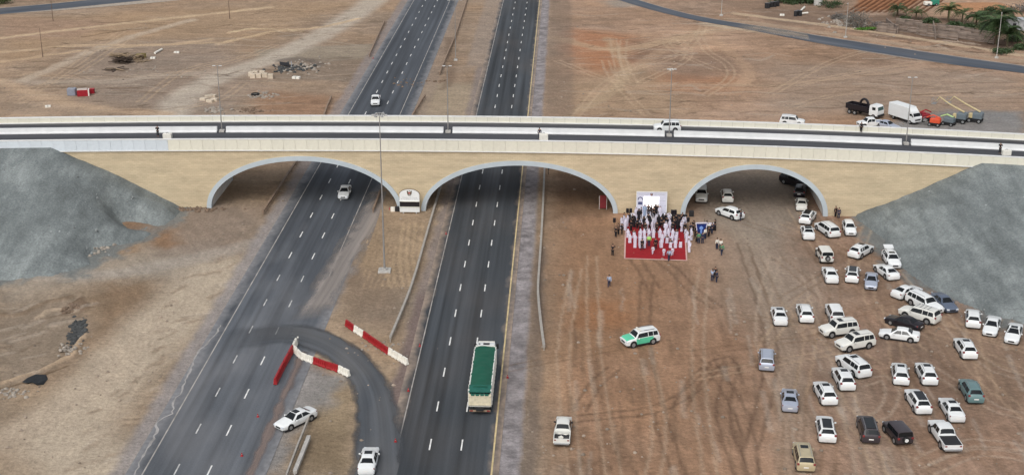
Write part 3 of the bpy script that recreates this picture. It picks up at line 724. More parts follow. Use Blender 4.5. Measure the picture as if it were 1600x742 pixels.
lengthwise('gutter_strip', 1.7, 3.6, -1.06, -1.042, mat('dusty_lane_strip', (.105, .105, .11), .85, .25, .6, stretch=(.05, 1.2, 1)))
lengthwise('parapet_core', .02, .36, -1.9, -.06, M_joint); lengthwise('parapet_core', DW - .36, DW - .02, -1.9, -.06, M_joint)
lengthwise('coping', -.2, .42, -.062, .02, M_coping); lengthwise('coping', DW - .42, DW + .2, -.062, .02, M_coping)
lengthwise('cornice', -.28, .022, -2.02, -1.9, M_coping); lengthwise('cornice', DW - .022, DW + .28, -2.02, -1.9, M_coping)
lengthwise('inner_kerb', .361, .62, -1.2, -.9, M_coping); lengthwise('inner_kerb', DW - .62, DW - .361, -1.2, -.9, M_coping)
for u0, u1 in ((-230, -74.6), (-73.0, -35.2), (-33.6, 2.8), (4.4, 43.1), (44.7, 184)):
    lengthwise('median_barrier', 0, 0, 0, 0, M_barrier, u0, u1, None, [(7.75, -1.06), (7.75, -.92), (8.0, -.72), (8.1, -.12), (8.1, -.1), (8.5, -.1), (8.5, -.12), (8.6, -.72), (8.85, -.92), (8.85, -1.06)])
pan = MB().bbox((0, 0, 0), (1.94, .15, 1.82), .012).mesh('parapet_panel', M_panel)
pan2 = MB().bbox((0, 0, 0), (1.93, .06, .98), .012).mesh('parapet_panel', M_panel)
M_panelw = mat('whitewashed_panel', tuple(srgb(198, 206, 212)), .7, .05, 1.5, rand=.03)
u = -127.0; k = 0
while u < 82:
    sl = math.atan((ztop(u + .5) - ztop(u - .5)))
    p1 = link('parapet_panel', pan, bridge, (u, -.075, ztop(u) - .975)); p1.rotation_euler = (0, -sl, 0)
    if u < -81:
        setmat(p1, M_panelw)
    p2 = link('parapet_panel', pan2, bridge, (u, DW - .392, ztop(u) - .555)); p2.rotation_euler = (0, -sl, 0)
    u += 1.96; k += 1

# ------------------------------------------------------------------ vehicles
VT = {}
def car_proto(kind):
    if kind in VT: return VT[kind]
    # stations from nose to tail: x, zlow, zbelt, ztop, half width, half width of the top
    T = {
     'sedan': dict(st=[(2.43, .36, .52, .60, .62, .50), (2.36, .24, .60, .70, .78, .62), (2.10, .2, .68, .79, .90, .74), (1.05, .2, .84, .94, .92, .76), (.28, .2, .90, 1.42, .92, .60), (-.35, .2, .92, 1.46, .92, .61), (-.95, .2, .94, 1.41, .92, .60), (-1.62, .2, .96, 1.08, .92, .72), (-2.2, .22, .92, 1.05, .89, .74), (-2.38, .26, .80, .98, .82, .70), (-2.44, .36, .62, .72, .74, .6)],
        cowl=3, rf=4, rr=6, rb=7, wx=(1.42, -1.42), wr=.335),
     'coupe': dict(st=[(2.35, .36, .52, .60, .62, .50), (2.28, .24, .60, .72, .80, .64), (1.95, .2, .70, .84, .92, .76), (.95, .2, .86, .98, .94, .78), (.15, .2, .92, 1.42, .94, .60), (-.5, .2, .94, 1.45, .94, .60), (-1.0, .2, .97, 1.38, .94, .58), (-1.95, .2, 1.0, 1.10, .94, .70), (-2.2, .22, .94, 1.07, .91, .72), (-2.32, .26, .80, .95, .84, .7), (-2.37, .36, .62, .72, .74, .6)],
        cowl=3, rf=4, rr=6, rb=7, wx=(1.4, -1.35), wr=.36),
     'crossover': dict(st=[(2.32, .40, .62, .72, .64, .52), (2.24, .28, .72, .86, .82, .66), (1.95, .25, .80, .98, .92, .76), (1.05, .25, .96, 1.10, .94, .78), (.40, .25, 1.02, 1.60, .94, .64), (-.5, .25, 1.05, 1.66, .94, .65), (-1.72, .25, 1.08, 1.58, .94, .62), (-2.18, .27, 1.10, 1.16, .92, .74), (-2.30, .30, .90, 1.02, .90, .76), (-2.34, .40, .66, .76, .82, .68)],
        cowl=3, rf=4, rr=6, rb=7, wx=(1.38, -1.36), wr=.37),
     'suv': dict(st=[(2.48, .46, .74, .84, .74, .60), (2.40, .34, .86, 1.00, .90, .74), (2.1, .32, .96, 1.14, .97, .82), (1.15, .32, 1.10, 1.24, .98, .84), (.62, .32, 1.14, 1.80, .98, .72), (-.6, .32, 1.16, 1.88, .98, .73), (-2.12, .32, 1.18, 1.83, .98, .71), (-2.40, .34, 1.18, 1.24, .97, .82), (-2.46, .36, 1.00, 1.10, .95, .80), (-2.49, .46, .72, .82, .88, .74)],
        cowl=3, rf=4, rr=6, rb=7, wx=(1.45, -1.42), wr=.41),
     'jeep': dict(st=[(2.05, .50, .80, .92, .72, .62), (1.98, .42, .92, 1.04, .84, .74), (1.7, .40, 1.0, 1.16, .90, .78), (.85, .40, 1.10, 1.20, .92, .82), (.62, .40, 1.12, 1.84, .92, .78), (-.6, .40, 1.12, 1.88, .92, .79), (-1.92, .40, 1.14, 1.86, .92, .78), (-2.02, .42, 1.14, 1.20, .91, .82), (-2.04, .44, 1.0, 1.08, .90, .80), (-2.06, .50, .72, .82, .86, .76)],
        cowl=3, rf=4, rr=6, rb=7, wx=(1.3, -1.25), wr=.42),
     'minivan': dict(st=[(2.52, .38, .62, .72, .68, .55), (2.44, .26, .72, .84, .84, .68), (2.15, .24, .82, .98, .93, .78), (1.55, .24, .96, 1.10, .96, .80), (.75, .24, 1.0, 1.66, .96, .70), (-.6, .24, 1.04, 1.76, .96, .72), (-2.1, .24, 1.08, 1.70, .96, .70), (-2.42, .26, 1.08, 1.14, .95, .80), (-2.50, .3, .9, 1.0, .92, .78), (-2.54, .38, .66, .76, .86, .7)],
        cowl=3, rf=4, rr=6, rb=7, wx=(1.55, -1.5), wr=.36),
     'pickup': dict(st=[(2.72, .48, .76, .86, .74, .60), (2.64, .36, .88, 1.00, .90, .74), (2.3, .34, .96, 1.12, .96, .82), (1.4, .34, 1.08, 1.20, .97, .84), (.85, .34, 1.12, 1.76, .97, .72), (.2, .34, 1.13, 1.82, .97, .72), (-.55, .34, 1.14, 1.78, .97, .71), (-.80, .34, 1.12, 1.20, .97, .80), (-.90, .34, .55, .60, .95, .80)],
        cowl=3, rf=4, rr=6, rb=7, wx=(1.75, -1.55), wr=.41),
    }[kind]
    st = T['st']; n = len(st)
    def ring(s):
        x, zl, zb, zt, w, wt = s; zm = zl + (zb - zl) * .55
        h = [(w * .86, zl), (w * .97, zl + .08), (w, zm), (w * .985, zb), (wt + .03, zt - .09 if zt - zb > .2 else zt - .05), (wt * .86, zt - .015), (wt * .45, zt + .008)]
        return [(x, y, z) for y, z in h] + [(x, -y, z) for y, z in reversed(h)]
    rings = [ring(s) for s in st]
    P = []
    P.append(('body', MB().loft(rings).mesh('body', M_white, 38), None, None))
    def lerp(a, b, t): return tuple(a[i] + (b[i] - a[i]) * t for i in range(3))
    def top_glass(i0, i1, a0, a1, off):
        A_, B_ = rings[i0], rings[i1]; idx = [4, 5, 6, 7, 8, 9]; rows = []
        for t in (a0, a1):
            row = []
            for j in idx:
                p = lerp(A_[j], B_[j], t); s_ = .93; row.append((p[0] + off[0], p[1] * s_, p[2] + off[1]))
            rows.append(row)
        mb = MB(); m_ = len(idx)
        mb.add(rows[0] + rows[1] + [(p[0] - off[0] * 2, p[1], p[2] - off[1] * 2) for p in rows[0] + rows[1]],
               [(j, j + 1, m_ + j + 1, m_ + j) for j in range(m_ - 1)] + [(0, m_, 3 * m_, 2 * m_), (m_ - 1, 3 * m_ - 1, 4 * m_ - 1, 2 * m_ - 1)])
        return mb
    P.append(('windscreen', top_glass(T['cowl'], T['rf'], .10, .93, (.014, .014)).mesh('windscreen', M_glass), None, None))
    P.append(('rear_window', top_glass(T['rr'], T['rb'], .10, .86, (-.014, .014)).mesh('rear_window', M_glass), None, None))
    def side(x, t, sg):
        for i in range(n - 1):
            if st[i][0] >= x >= st[i + 1][0]:
                f = (st[i][0] - x) / (st[i][0] - st[i + 1][0]); a_ = lerp(rings[i][3], rings[i + 1][3], f); b_ = lerp(rings[i][4], rings[i + 1][4], f); p = lerp(a_, b_, t)
                return (p[0], sg * (p[1] + .016), p[2] + .004)
    xc, xf, xr, xb = st[T['cowl']][0], st[T['rf']][0], st[T['rr']][0], st[T['rb']][0]; xm = (xf + xr) / 2 + .05
    boxy = kind in ('suv', 'jeep', 'minivan', 'crossover')
    panes = [(xc - .22, xf + .02, xm + .04, xm + .04)]
    if kind in ('suv', 'minivan'):
        x2 = xm - (xm - xr) * .52; panes += [(xm - .04, xm - .04, x2 + .03, x2 + .03), (x2 - .03, x2 - .03, xr + .06, xr - .02)]
    else: panes.append((xm - .04, xm - .04, (xr + .10 if boxy else xr + .05), (xr - .02 if boxy else xb + .30)))
    for sg in (1, -1):
        for (b0, t0, t1, b1) in panes:
            k = 5; mb = MB(); vs = [side(b0 + (b1 - b0) * i / k, .10, sg) for i in range(k + 1)] + [side(t0 + (t1 - t0) * i / k, .90, sg) for i in range(k + 1)]
            vs += [(x, y - sg * .03, z) for x, y, z in vs]; q = 2 * (k + 1)
            fs = [(i, i + 1, k + 2 + i, k + 1 + i) for i in range(k)] + [(i, q + i, q + i + 1, i + 1) for i in range(k)] + [(k + 1 + i, k + 2 + i, q + k + 2 + i, q + k + 1 + i) for i in range(k)]
            mb.add(vs, fs); P.append(('side_window', mb.mesh('side_window', M_glass), None, None))
    wmax = max(s[4] for s in st); wr = T['wr']; L0 = st[0][0]; L1 = st[-1][0] if kind != 'pickup' else -2.72
    tyre_ = MB().cyl((0, 0, 0), wr, .24, 'Y', 18).mesh('wheel', M_tyre, 40)
    rim_ = MB().cyl((0, 0, 0), wr * .62, .262, 'Y', 14).mesh('rim', M_rim)
    for x in T['wx']:
        for sg in (1, -1):
            P.append(('wheel', tyre_, (x, sg * (wmax - .108), wr), None)); P.append(('rim', rim_, (0, 0, 0), 'wheel'))
    tr = MB()
    for x in T['wx']:
        tr.cyl((x, 0, wr + .03), wr + .09, wmax * 2 + .012, 'Y', 18)
    tr.box(((L0 + L1) / 2, 0, T['st'][3][1] - .02), (abs(L0 - L1) * .9, wmax * 1.9, .2))  # dark box set low to deepen the shadow under the car
    P.append(('underbody', tr.mesh('underbody', M_trim), None, None))
    zh = st[1][2]; hw = st[1][4]
    for sg in (1, -1):
        P.append(('headlight', MB().bbox((st[1][0] - .02, sg * hw * .80, zh + .0), (.22, .34, .15), .03).mesh('headlight', M_lamp), None, None))
        tx = st[-3][0] if kind != 'pickup' else -2.66; ty = st[-3][4] if kind != 'pickup' else .9; tz = (st[-3][2] if kind != 'pickup' else .95)
        P.append(('tail_light', MB().bbox((tx - .02, sg * (ty - .13), tz - .03), (.20, .24, .13 if not boxy else .20), .03).mesh('tail_light', M_tail), None, None))
        P.append(('wing_mirror', MB().bbox((xc - .42, sg * (wmax + .08), st[T['cowl']][2] + .08), (.14, .20, .14), .03).mesh('wing_mirror', M_trim if kind in ('jeep', 'pickup') else M_white), None, None))
    P.append(('grille', MB().bbox((st[0][0] - .015, 0, st[0][2] - .02), (.06, st[0][5] * 1.5, .2), .02).mesh('grille', M_trim), None, None))
    if kind != 'pickup':
        P.append(('number_plate', MB().box((st[-2][0] - .055, 0, st[-1][2] + .06), (.03, .52, .12)).mesh('number_plate', M_plate), None, None))
    if kind in ('suv', 'crossover', 'minivan'):
        for sg in (1, -1):
            z = st[5][3] + .015; P.append(('roof_rail', MB().tube([(xf - .1, sg * .60, st[4][3] - .03), (xf - .3, sg * .60, z + .03), (xr + .3, sg * .60, z + .01), (xr + .05, sg * .60, st[6][3] - .03)], .024, 5).mesh('roof_rail', M_rim), None, None))
    if kind == 'pickup':
        b = MB(); z = 1.02
        for sg in (1, -1): b.box((-1.80, sg * .93, .80), (1.84, .09, .54))
        b.box((-2.70, 0, .80), (.09, 1.95, .54)); b.box((-.93, 0, .76), (.07, 1.76, .58)); b.box((-1.80, 0, .60), (1.74, 1.77, .10))
        P.append(('cargo_bed', b.mesh('cargo_bed', M_white), None, None))
        P.append(('bed_liner', MB().box((-1.80, 0, .668), (1.70, 1.76, .03)).mesh('bed_liner', M_trim), None, None))
        P.append(('rear_bumper', MB().bbox((-2.80, 0, .52), (.14, 1.8, .18), .03).mesh('rear_bumper', M_rim), None, None))
    VT[kind] = (P, T, rings); return VT[kind]
PAINTED = ('body', 'wing_mirror', 'cargo_bed')
def car(kind, px, py, dx, dy, paint_, label, name=None, cat=None, z=None, group='cars parked on the dirt lot', opt=(), sc=(1, 1, 1), zc=.75, lab=None):
    zz = 0 if z is None else z
    a_ = G(px - dx / 2, py - dy / 2, zz + zc); b_ = G(px + dx / 2, py + dy / 2, zz + zc); c_ = G(px, py, zz + zc)
    rz = math.atan2(b_[1] - a_[1], b_[0] - a_[0])
    if z is None: zz = settle(c_[0], c_[1], 2.6) + .01
    nm = name or {'sedan': 'saloon_car', 'coupe': 'coupe_car', 'crossover': 'crossover_car', 'suv': 'off_road_car', 'jeep': 'boxy_jeep', 'minivan': 'minivan', 'pickup': 'pickup_truck'}[kind]
    r = thing(nm, label, cat or {'pickup': 'pickup truck', 'minivan': 'minivan', 'jeep': 'jeep', 'suv': 'SUV', 'crossover': 'SUV'}.get(kind, 'car'), (c_[0], c_[1], zz), rz, group)
    k_ = .97 + .17 * abs(math.sin(rz)); r.scale = (sc[0] * k_, sc[1] * 1.06, sc[2] * 1.09)
    if group == 'cars parked on the dirt lot':
        e_ = rz + math.pi * (dy > 0) + rnd.uniform(-.25, .25); d_ = np.array([math.cos(rz), math.sin(rz)]) * (1 if rnd.random() < .5 else -1); b_ = np.array([math.cos(rz + rnd.uniform(-.6, .6)), math.sin(rz)]) * np.sign(d_ @ np.array([math.cos(rz), math.sin(rz)]))
        c0 = np.array(c_[:2]); tyre(None, srgb(*rnd.choice([(112, 88, 68), (178, 154, 128)])), .32, 1.55, .32, -.03, wpts=[tuple(c0), tuple(c0 + d_ * 6), tuple(c0 + d_ * 9 + b_ * 5), tuple(c0 + d_ * 11 + b_ * 13)])
    P, T, rings = car_proto(kind); st = T['st']; last = None
    for (pn, me, loc, par) in P:
        if pn == 'roof_rail' and 'norail' in opt: continue
        if par == 'wheel': o = link(pn, me, last, loc)
        else:
            o = link(pn, me, r, loc)
            if pn == 'wheel': last = o
        if pn in PAINTED and paint_ is not M_white and not (pn == 'wing_mirror' and kind in ('jeep', 'pickup')): setmat(o, paint_)
    xf, xr = st[T['rf']][0], st[T['rr']][0]; zt = st[5][3]
    if 'sunroof' in opt: part('sunroof', MB().bbox(((xf * .75 + xr * .25), 0, zt + .004), (.62, .82, .05), .02), M_glass, r)
    if 'pano' in opt: part('glass_roof', MB().bbox(((xf + xr) / 2, 0, zt + .004), (abs(xf - xr) * .88, 1.0, .06), .02), M_glass, r)
    if 'rack' in opt:
        b = MB()
        for k in range(4): b.box((xf - .35 - k * .5, 0, zt + .06), (.06, 1.25, .04))
        part('roof_rack', b, M_rim, r)
    if 'spare' in opt:
        s_ = part('spare_wheel', MB().cyl((st[-2][0] - .16, .0, .98), .37, .24, 'X', 18), M_tyre, r, 40)
        link('rim', MB().cyl((st[-2][0] - .175, 0, .98), .22, .26, 'X', 14).mesh('rim', M_white if 'whitespare' in opt else M_rim), s_)
    if 'tailgate' in opt: part('open_tailgate', MB().box((st[6][0] - .38, 0, zt + .12), (.95, 1.35, .07), 0, 0, R(12)), paint_, r)
    if 'cover' in opt: part('bed_cover', MB().bbox((-1.80, 0, 1.075), (1.86, 1.80, .05), .02), M_trim, r)
    if 'load' in opt:
        b = MB()
        for k in range(7): b.box((-1.80 + rnd.uniform(-.7, .7), rnd.uniform(-.6, .6), .80), (rnd.uniform(.2, .5), rnd.uniform(.2, .4), rnd.uniform(.15, .35)), rnd.uniform(0, 3))
        tag(part('load', b, M_wplast, r), 'loose pale goods in the open bed')
    return r
K = car
N = None
K('sedan', 1234, 622, -1.5, -32, M_silver, 'silver blue saloon parked alone, the lowest silver car in the lot', opt=('sunroof',), sc=(.97, 1, 1))
K('crossover', 1289, 612, -18, -34, M_white, 'white crossover forming the front end of the slanting row of white SUVs', opt=('sunroof',))
K('crossover', 1317.5, 590, -17, -33, M_white, 'white crossover in the middle of the slanting row, between two other white SUVs', opt=('sunroof', 'norail'), sc=(1.02, 1.0, 1.02))
K('suv', 1333, 571, -36, -27, M_white, 'big white SUV turned sideways just below two white off-roaders facing left', opt=('sunroof',))
K('crossover', 1406.5, 582, -5, -33, M_white, 'left one of two white SUVs parked side by side in mid lot', opt=('sunroof',), sc=(1, 1, .98))
K('crossover', 1447, 582, -16, -33, M_white, 'right one of two white SUVs parked side by side in mid lot', opt=('sunroof',), sc=(1, 1, 1.01))
K('crossover', 1434, 625, -24, -38, M_white, 'white SUV with long black glass roof, behind the white saloon at lower right', opt=('pano', 'norail'), sc=(1.04, 1, 1))
K('sedan', 1487, 637, -20, -33, M_white, 'white saloon with small dark sunroof above the white pickup', opt=('sunroof',))
K('crossover', 1517, 609, -19, -34, M_teal, 'the only teal green SUV, parked at the right edge of the lot', opt=(), sc=(1.02, 1, 1.04))
K('crossover', 1290.5, 668, -6, -36, M_white, 'white crossover with black glass roof, left of the black SUV in the lowest row', opt=('pano', 'norail'), sc=(1.04, 1.02, .98))
K('suv', 1356, 669, -11, -36, M_brownblack, 'black SUV seen from behind, beside the white crossover with black roof', opt=('pano',), sc=(.98, .98, .93))
K('jeep', 1402, 674, -26, -30, M_brownblack, 'small black off-roader with a spare wheel on its tailgate', opt=('spare', 'whitespare'), sc=(.98, 1, .9))
K('pickup', 1475.5, 679, -27, -40, M_white, 'large white double cab pickup with a black bed cover at lower right', opt=('cover',), sc=(1.02, 1.02, 1))
K('suv', 1255.5, 712, -8, -36, M_gold, 'gold beige SUV at the bottom of the lot', opt=('sunroof',), sc=(.97, .98, .95))
K('suv', 1198, 560, 0, -32, M_silver, 'silver SUV parked alone, above the silver blue saloon', opt=(), sc=(.95, .95, .93))
K('sedan', 1217.5, 491, -8, -32, M_white, 'white saloon with black sunroof, left end of the row of three in mid lot', opt=('sunroof',))
K('crossover', 1257.5, 487.5, -10, -32, M_white, 'white SUV in the middle of the row of three, behind the white off-roaders', opt=())
K('suv', 1304, 489, -13, -30, M_white, 'white boxy SUV at the right end of the row of three, tail against an off-roader', opt=('norail',), sc=(.92, .95, .97))
K('suv', 1310.5, 514, -50, 6, M_pearl, 'pearl white off-roader facing left, the upper of two parked parallel', opt=('sunroof',), sc=(1.02, 1, 1.03))
K('suv', 1336, 535, -50, 9, M_pearl, 'pearl white off-roader facing left, the lower of two parked parallel', opt=('sunroof',), sc=(1.02, 1, 1.03))
K('crossover', 1345.5, 391, 34, -19, M_white, 'white SUV turned to the upper right at the foot of the right gravel slope', opt=('sunroof',), sc=(1.04, 1, 1.02))
K('jeep', 1288, 398, -14, -24, M_pearl, 'white boxy jeep carrying a spare wheel on its back door', opt=('spare',))
K('sedan', 1297, 427, -11, -29, M_white, 'white saloon just below the boxy white jeep', opt=())
K('crossover', 1332, 427, 3, -29, M_white, 'white crossover with dark roof panel between a white saloon and a small silver saloon', opt=('pano', 'norail'))
K('sedan', 1361.5, 437.5, -1.5, 28, M_silver, 'small silver saloon facing the camera below the gravel slope', opt=(), sc=(.92, .94, 1))
K('crossover', 1393, 405, 20, 30, M_white, 'white SUV with its tailgate raised at the edge of the gravel slope', opt=('tailgate', 'sunroof'))
K('coupe', 1385, 422.5, -26, -20, M_white, 'white fastback car beside the white SUV with raised tailgate', opt=())
K('coupe', 1417, 454, 36, -12, M_white, 'white fastback car turned sideways above the big white SUVs', opt=())
K('suv', 1445, 474, 40, 20, M_white, 'big white SUV facing lower right beside the slate blue saloon', opt=(), sc=(1.06, 1, 1))
K('suv', 1437, 491, -44, -13, M_pearl, 'white SUV with roof rack, between a white SUV and the black saloon', opt=('rack',), sc=(1.04, 1, 1))
K('sedan', 1413, 502, -44, -14, M_black, 'black saloon squeezed between white cars near the gravel slope', opt=())
K('sedan', 1405.5, 520.5, -52, -7, M_white, 'white saloon seen from its side just below the black saloon', opt=(), sc=(1.05, 1, 1))
K('sedan', 1475.5, 471, 22, 19, M_grey, 'slate blue saloon beside the gravel slope', opt=())
K('crossover', 1520.5, 496, -1, -30, M_white, 'white SUV, left one of three spread along the foot of the gravel slope', opt=('norail',))
K('sedan', 1550, 508, -10, 29, M_white, 'white saloon, middle one of three spread along the foot of the gravel slope', opt=())
K('sedan', 1584, 519.5, -10, 31, M_white, 'white saloon with sunroof at the right edge of the picture under the gravel slope', opt=('sunroof',))
K('crossover', 1508, 542.5, -17, -27, M_white, 'white SUV parked alone below three cars along the gravel slope', opt=('sunroof',))
K('suv', 1241, 283, 26, 8, M_black, 'black SUV in the shade behind the right arch, the farthest of the line', group='cars parked under the right arch', opt=())
K('crossover', 1250.5, 297, 6, -20, M_black, 'black car under the right arch behind a white saloon', group='cars parked under the right arch', opt=())
K('sedan', 1252.5, 317, 0, -25, M_pearl, 'cream white saloon under the right arch between black cars and a white crossover', group='cars parked under the right arch')
K('crossover', 1262.5, 338, 16, -22, M_white, 'white crossover with black sunroof at the foot of the right arch ring', opt=('pano', 'norail'), group='cars parked under the right arch')
K('sedan', 1262, 361, -7, -24, M_white, 'white car with full black glass roof left of the white minivan', opt=('pano',))
K('minivan', 1292.5, 357.5, -24, -17, M_white, 'white minivan parked at the foot of the wall right of the arch')
K('crossover', 1327, 356, 9, 22, M_white, 'small white SUV facing the camera at the corner of the wall and gravel slope', sc=(.9, .92, .95), opt=('norail',))
K('suv', 1096, 304.5, 0, 22, M_pearl, 'white SUV facing out beside the left pier under the right arch', group='cars parked under the right arch')
K('crossover', 1136, 305, -4, -22, M_pearl, 'white SUV seen from behind in the middle of the right arch', group='cars parked under the right arch')
K('crossover', 1140, 332, -30, -11, M_white, 'white SUV standing sideways in front of the right arch with people at its tail', opt=('norail',), sc=(1.02, 1, 1))
p = BW(17.6, 11.6)
K('suv', 1042, 199, -34, 0, M_white, 'white SUV driving left across the bridge deck', z=ztop(24) - 1.04, group='cars on the roads', sc=(.98, 1, .98))
K('suv', 1238, 190, 26, 2, M_white, 'white boxy off-roader behind the far parapet of the bridge', group='cars behind the bridge')
K('pickup', 1360, 193, -34, 2, M_white, 'white pickup half hidden behind the far parapet', group='cars behind the bridge', opt=('load',))
K('sedan', 1386, 195, 26, 6, M_silver, 'silver car half hidden behind the far parapet beside the white box truck', group='cars behind the bridge')
K('pickup', 587, 157, -2, 14, M_white, 'white pickup driving toward the bridge on the far left carriageway', group='cars on the roads', z=.03, sc=(.95, .95, .97))
K('sedan', 538.5, 299, -8, 22, M_white, 'white saloon driving out from under the left arch', group='cars on the roads', z=.03)
K('sedan', 462, 652, -46, 21, M_white, 'white saloon with dark sunroof crossing the median crossover behind the red barriers', z=.05, group='cars on the roads', opt=('sunroof',))
K('sedan', 576, 716.5, 9, -40, M_white, 'white saloon with sunroof and red tail lamps on the slip road at the bottom', z=.04, group='cars on the roads', opt=('sunroof',))
K('pickup', 879.5, 671, 4, -34, M_pearl, 'white double cab pickup with open loaded bed, parked alone right of the highway', group='cars parked on the dirt lot', opt=('load',), sc=(.92, .92, .97))
pol = K('suv', 1000, 528, -44, 8, M_white, 'green and white patrol SUV with roof light bar in the middle of the dirt lot', name='patrol_car', cat='patrol car', opt=(), sc=(.98, 1, 1))
# green livery: hood panel and doors
_, T, rings = car_proto('suv'); st = T['st']
def skin_panel(i0, i1, js, f0, f1, off, name, m):
    mb = MB(); A_, B_ = rings[i0], rings[i1]
    rows = [[tuple(np.array(A_[j]) + (np.array(B_[j]) - np.array(A_[j])) * f + np.array(off(A_[j]))) for j in js] for f in (f0, .5 * (f0 + f1), f1)]
    k = len(js); mb.add([p for r_ in rows for p in r_], [(a * k + i, a * k + i + 1, (a + 1) * k + i + 1, (a + 1) * k + i) for a in range(2) for i in range(k - 1)]); return part(name, mb, m, pol)
skin_panel(1, 2, [4, 5, 6, 7, 8, 9], .05, 1, lambda p: (0, 0, .012), 'hood_panel', M_mint)
skin_panel(2, 3, [4, 5, 6, 7, 8, 9], 0, .92, lambda p: (0, 0, .012), 'hood_panel', M_mint)
for js, sg in (([1, 2, 3], 1), ([10, 11, 12], -1)):
    for i0, i1 in ((3, 4), (4, 5), (5, 6)): skin_panel(i0, i1, js, 0 if i0 > 3 else .2, 1 if i0 < 5 else .55, lambda p, sg=sg: (0, sg * .012, 0), 'door_panel', M_mint)
part('light_bar', MB().bbox((.25, 0, 1.95), (.22, 1.15, .12), .03), M_wplast, pol)
part('roof_rack', MB().box((-.95, .62, 1.92), (1.5, .05, .05)).box((-.95, -.62, 1.92), (1.5, .05, .05)), M_trim, pol)

# ------------------------------------------------------------------ trucks and lifts
def wheels(r, xsx, y, rad, w=.3):
    me = MB().cyl((0, 0, 0), rad, w, 'Y', 18).mesh('wheel', M_tyre, 40); ri = MB().cyl((0, 0, 0), rad * .55, w + .03, 'Y', 12).mesh('rim', M_rim)
    for x in xsx:
        for sg in (1, -1): o = link('wheel', me, r, (x, sg * y, rad)); link('rim', ri, o)
def tarp_truck():
    a_ = G(750, 648); b_ = G(762, 560); rz = math.atan2(b_[1] - a_[1], b_[0] - a_[0]); rz = R(90) - HA
    r = thing('dump_truck', 'tipper truck with bright green tarpaulin over its load on the right carriageway', 'truck', (a_[0], a_[1], .03), rz, 'lorries')
    Lb = 12.4; w = 2.72
    b = MB()
    for sg in (1, -1):
        b.box((Lb / 2, sg * (w / 2 - .06), 2.15), (Lb, .12, 2.1))
        for k in range(11): b.box((.6 + k * 1.12, sg * (w / 2 + .04), 2.1), (.14, .09, 2.0))
    b.box((Lb / 2, 0, 1.15), (Lb - .02, w - .26, .2)); b.box((Lb - .04, 0, 2.25), (.1, w - .24, 2.3))
    part('dump_body', b, mat('truck_body_white', (.66, .66, .62), .5, .1, 1), r)
    rowsn = 30; cn = 8; vs = []
    for i in range(rowsn + 1):
        for j in range(cn + 1):
            x = .75 + (Lb - .85) * i / rowsn; y = (j / cn - .5) * (w - .04); z = 3.16 + .20 * math.cos((j / cn - .5) * math.pi) + .035 * math.sin(i * 2.1) * math.cos(j * .8) + .03 * math.sin(i * .7 + j)
            vs.append((x, y, z))
    tb = MB().add(vs, [(i * (cn + 1) + j, i * (cn + 1) + j + 1, (i + 1) * (cn + 1) + j + 1, (i + 1) * (cn + 1) + j) for i in range(rowsn) for j in range(cn)])
    part('tarpaulin', tb, mat('green_tarpaulin', (.003, .078, .045), .6, .12, .8), r, 60)
    part('tarpaulin_flap', MB().box((.50, 0, 3.2), (1.5, w - .06, .05), 0, 0, R(-9)).box((-.13, 0, 2.70), (.04, w - .5, .34)), mat('dark_green_tarpaulin', (.012, .10, .075), .6, .2, 3), r)
    b = MB().box((-.06, 0, 2.0), (.12, w - .05, 1.5))
    for k in range(5): b.box((-.14, -1.1 + k * .55, 2.0), (.07, .1, 1.5))
    b.box((-.15, 0, 2.5), (.08, w - .05, .1)); b.box((-.15, 0, 1.4), (.08, w - .05, .1))
    part('tailgate', b, M_cream, r)
    part('chassis', MB().box((Lb / 2 + .8, 0, .88), (Lb + 2.6, .9, .3)).box((-.05, 0, .78), (.2, 2.4, .2)), M_trim, r)
    part('rear_bumper', MB().box((-.16, 0, .62), (.1, 2.5, .22)), mat('rusty_cream_paint', (.30, .22, .15), .7, .3, 2), r)
    for sg in (1, -1): part('tail_light', MB().box((-.22, sg * 1.0, .64), (.05, .36, .16)), M_tail, r)
    c = MB()
    x0 = Lb + .25
    c.loft([[(x, y, z) for y, z in ((-1.2, .7), (1.2, .7), (1.22, 2.0), (1.1, zt), (-1.1, zt), (-1.22, 2.0))] for x, zt in ((x0, 2.95), (x0 + .3, 3.02), (x0 + 1.6, 3.0), (x0 + 1.95, 2.8), (x0 + 2.15, 1.9), (x0 + 2.2, 1.8))])
    part('cab', c, M_white, r, 30)
    part('windscreen', MB().box((x0 + 2.09, 0, 2.25), (.05, 2.0, .8), 0, 0, R(-13)), M_glass, r)
    for sg in (1, -1):
        part('side_window', MB().box((x0 + 1.2, sg * 1.19, 2.3), (.9, .06, .7)), M_glass, r)
        part('wing_mirror', MB().bbox((x0 + 2.0, sg * 1.42, 2.3), (.16, .28, .7), .04), M_trim, r)
    part('roof_vent', MB().bbox((x0 + 1.0, -.05, 3.03), (.5, .8, .08), .03), M_trim, r)
    part('roof_hatch', MB().bbox((x0 + 1.0, .85, 3.02), (.3, .25, .08), .03), M_trim, r)
    part('sun_visor', MB().box((x0 + 2.1, 0, 2.82), (.3, 2.1, .06)), M_wplast, r)
    wheels(r, (1.3, 2.6, 3.9, Lb - .6, Lb + 1.5), 1.12, .5)
tarp_truck()
def at(px, py, fx, fy, z=0):
    x, y = G(px, py); x2, y2 = G(fx, fy); settle(x, y, 3); return (x, y, gz(x, y) + .01), math.atan2(y2 - y, x2 - x)
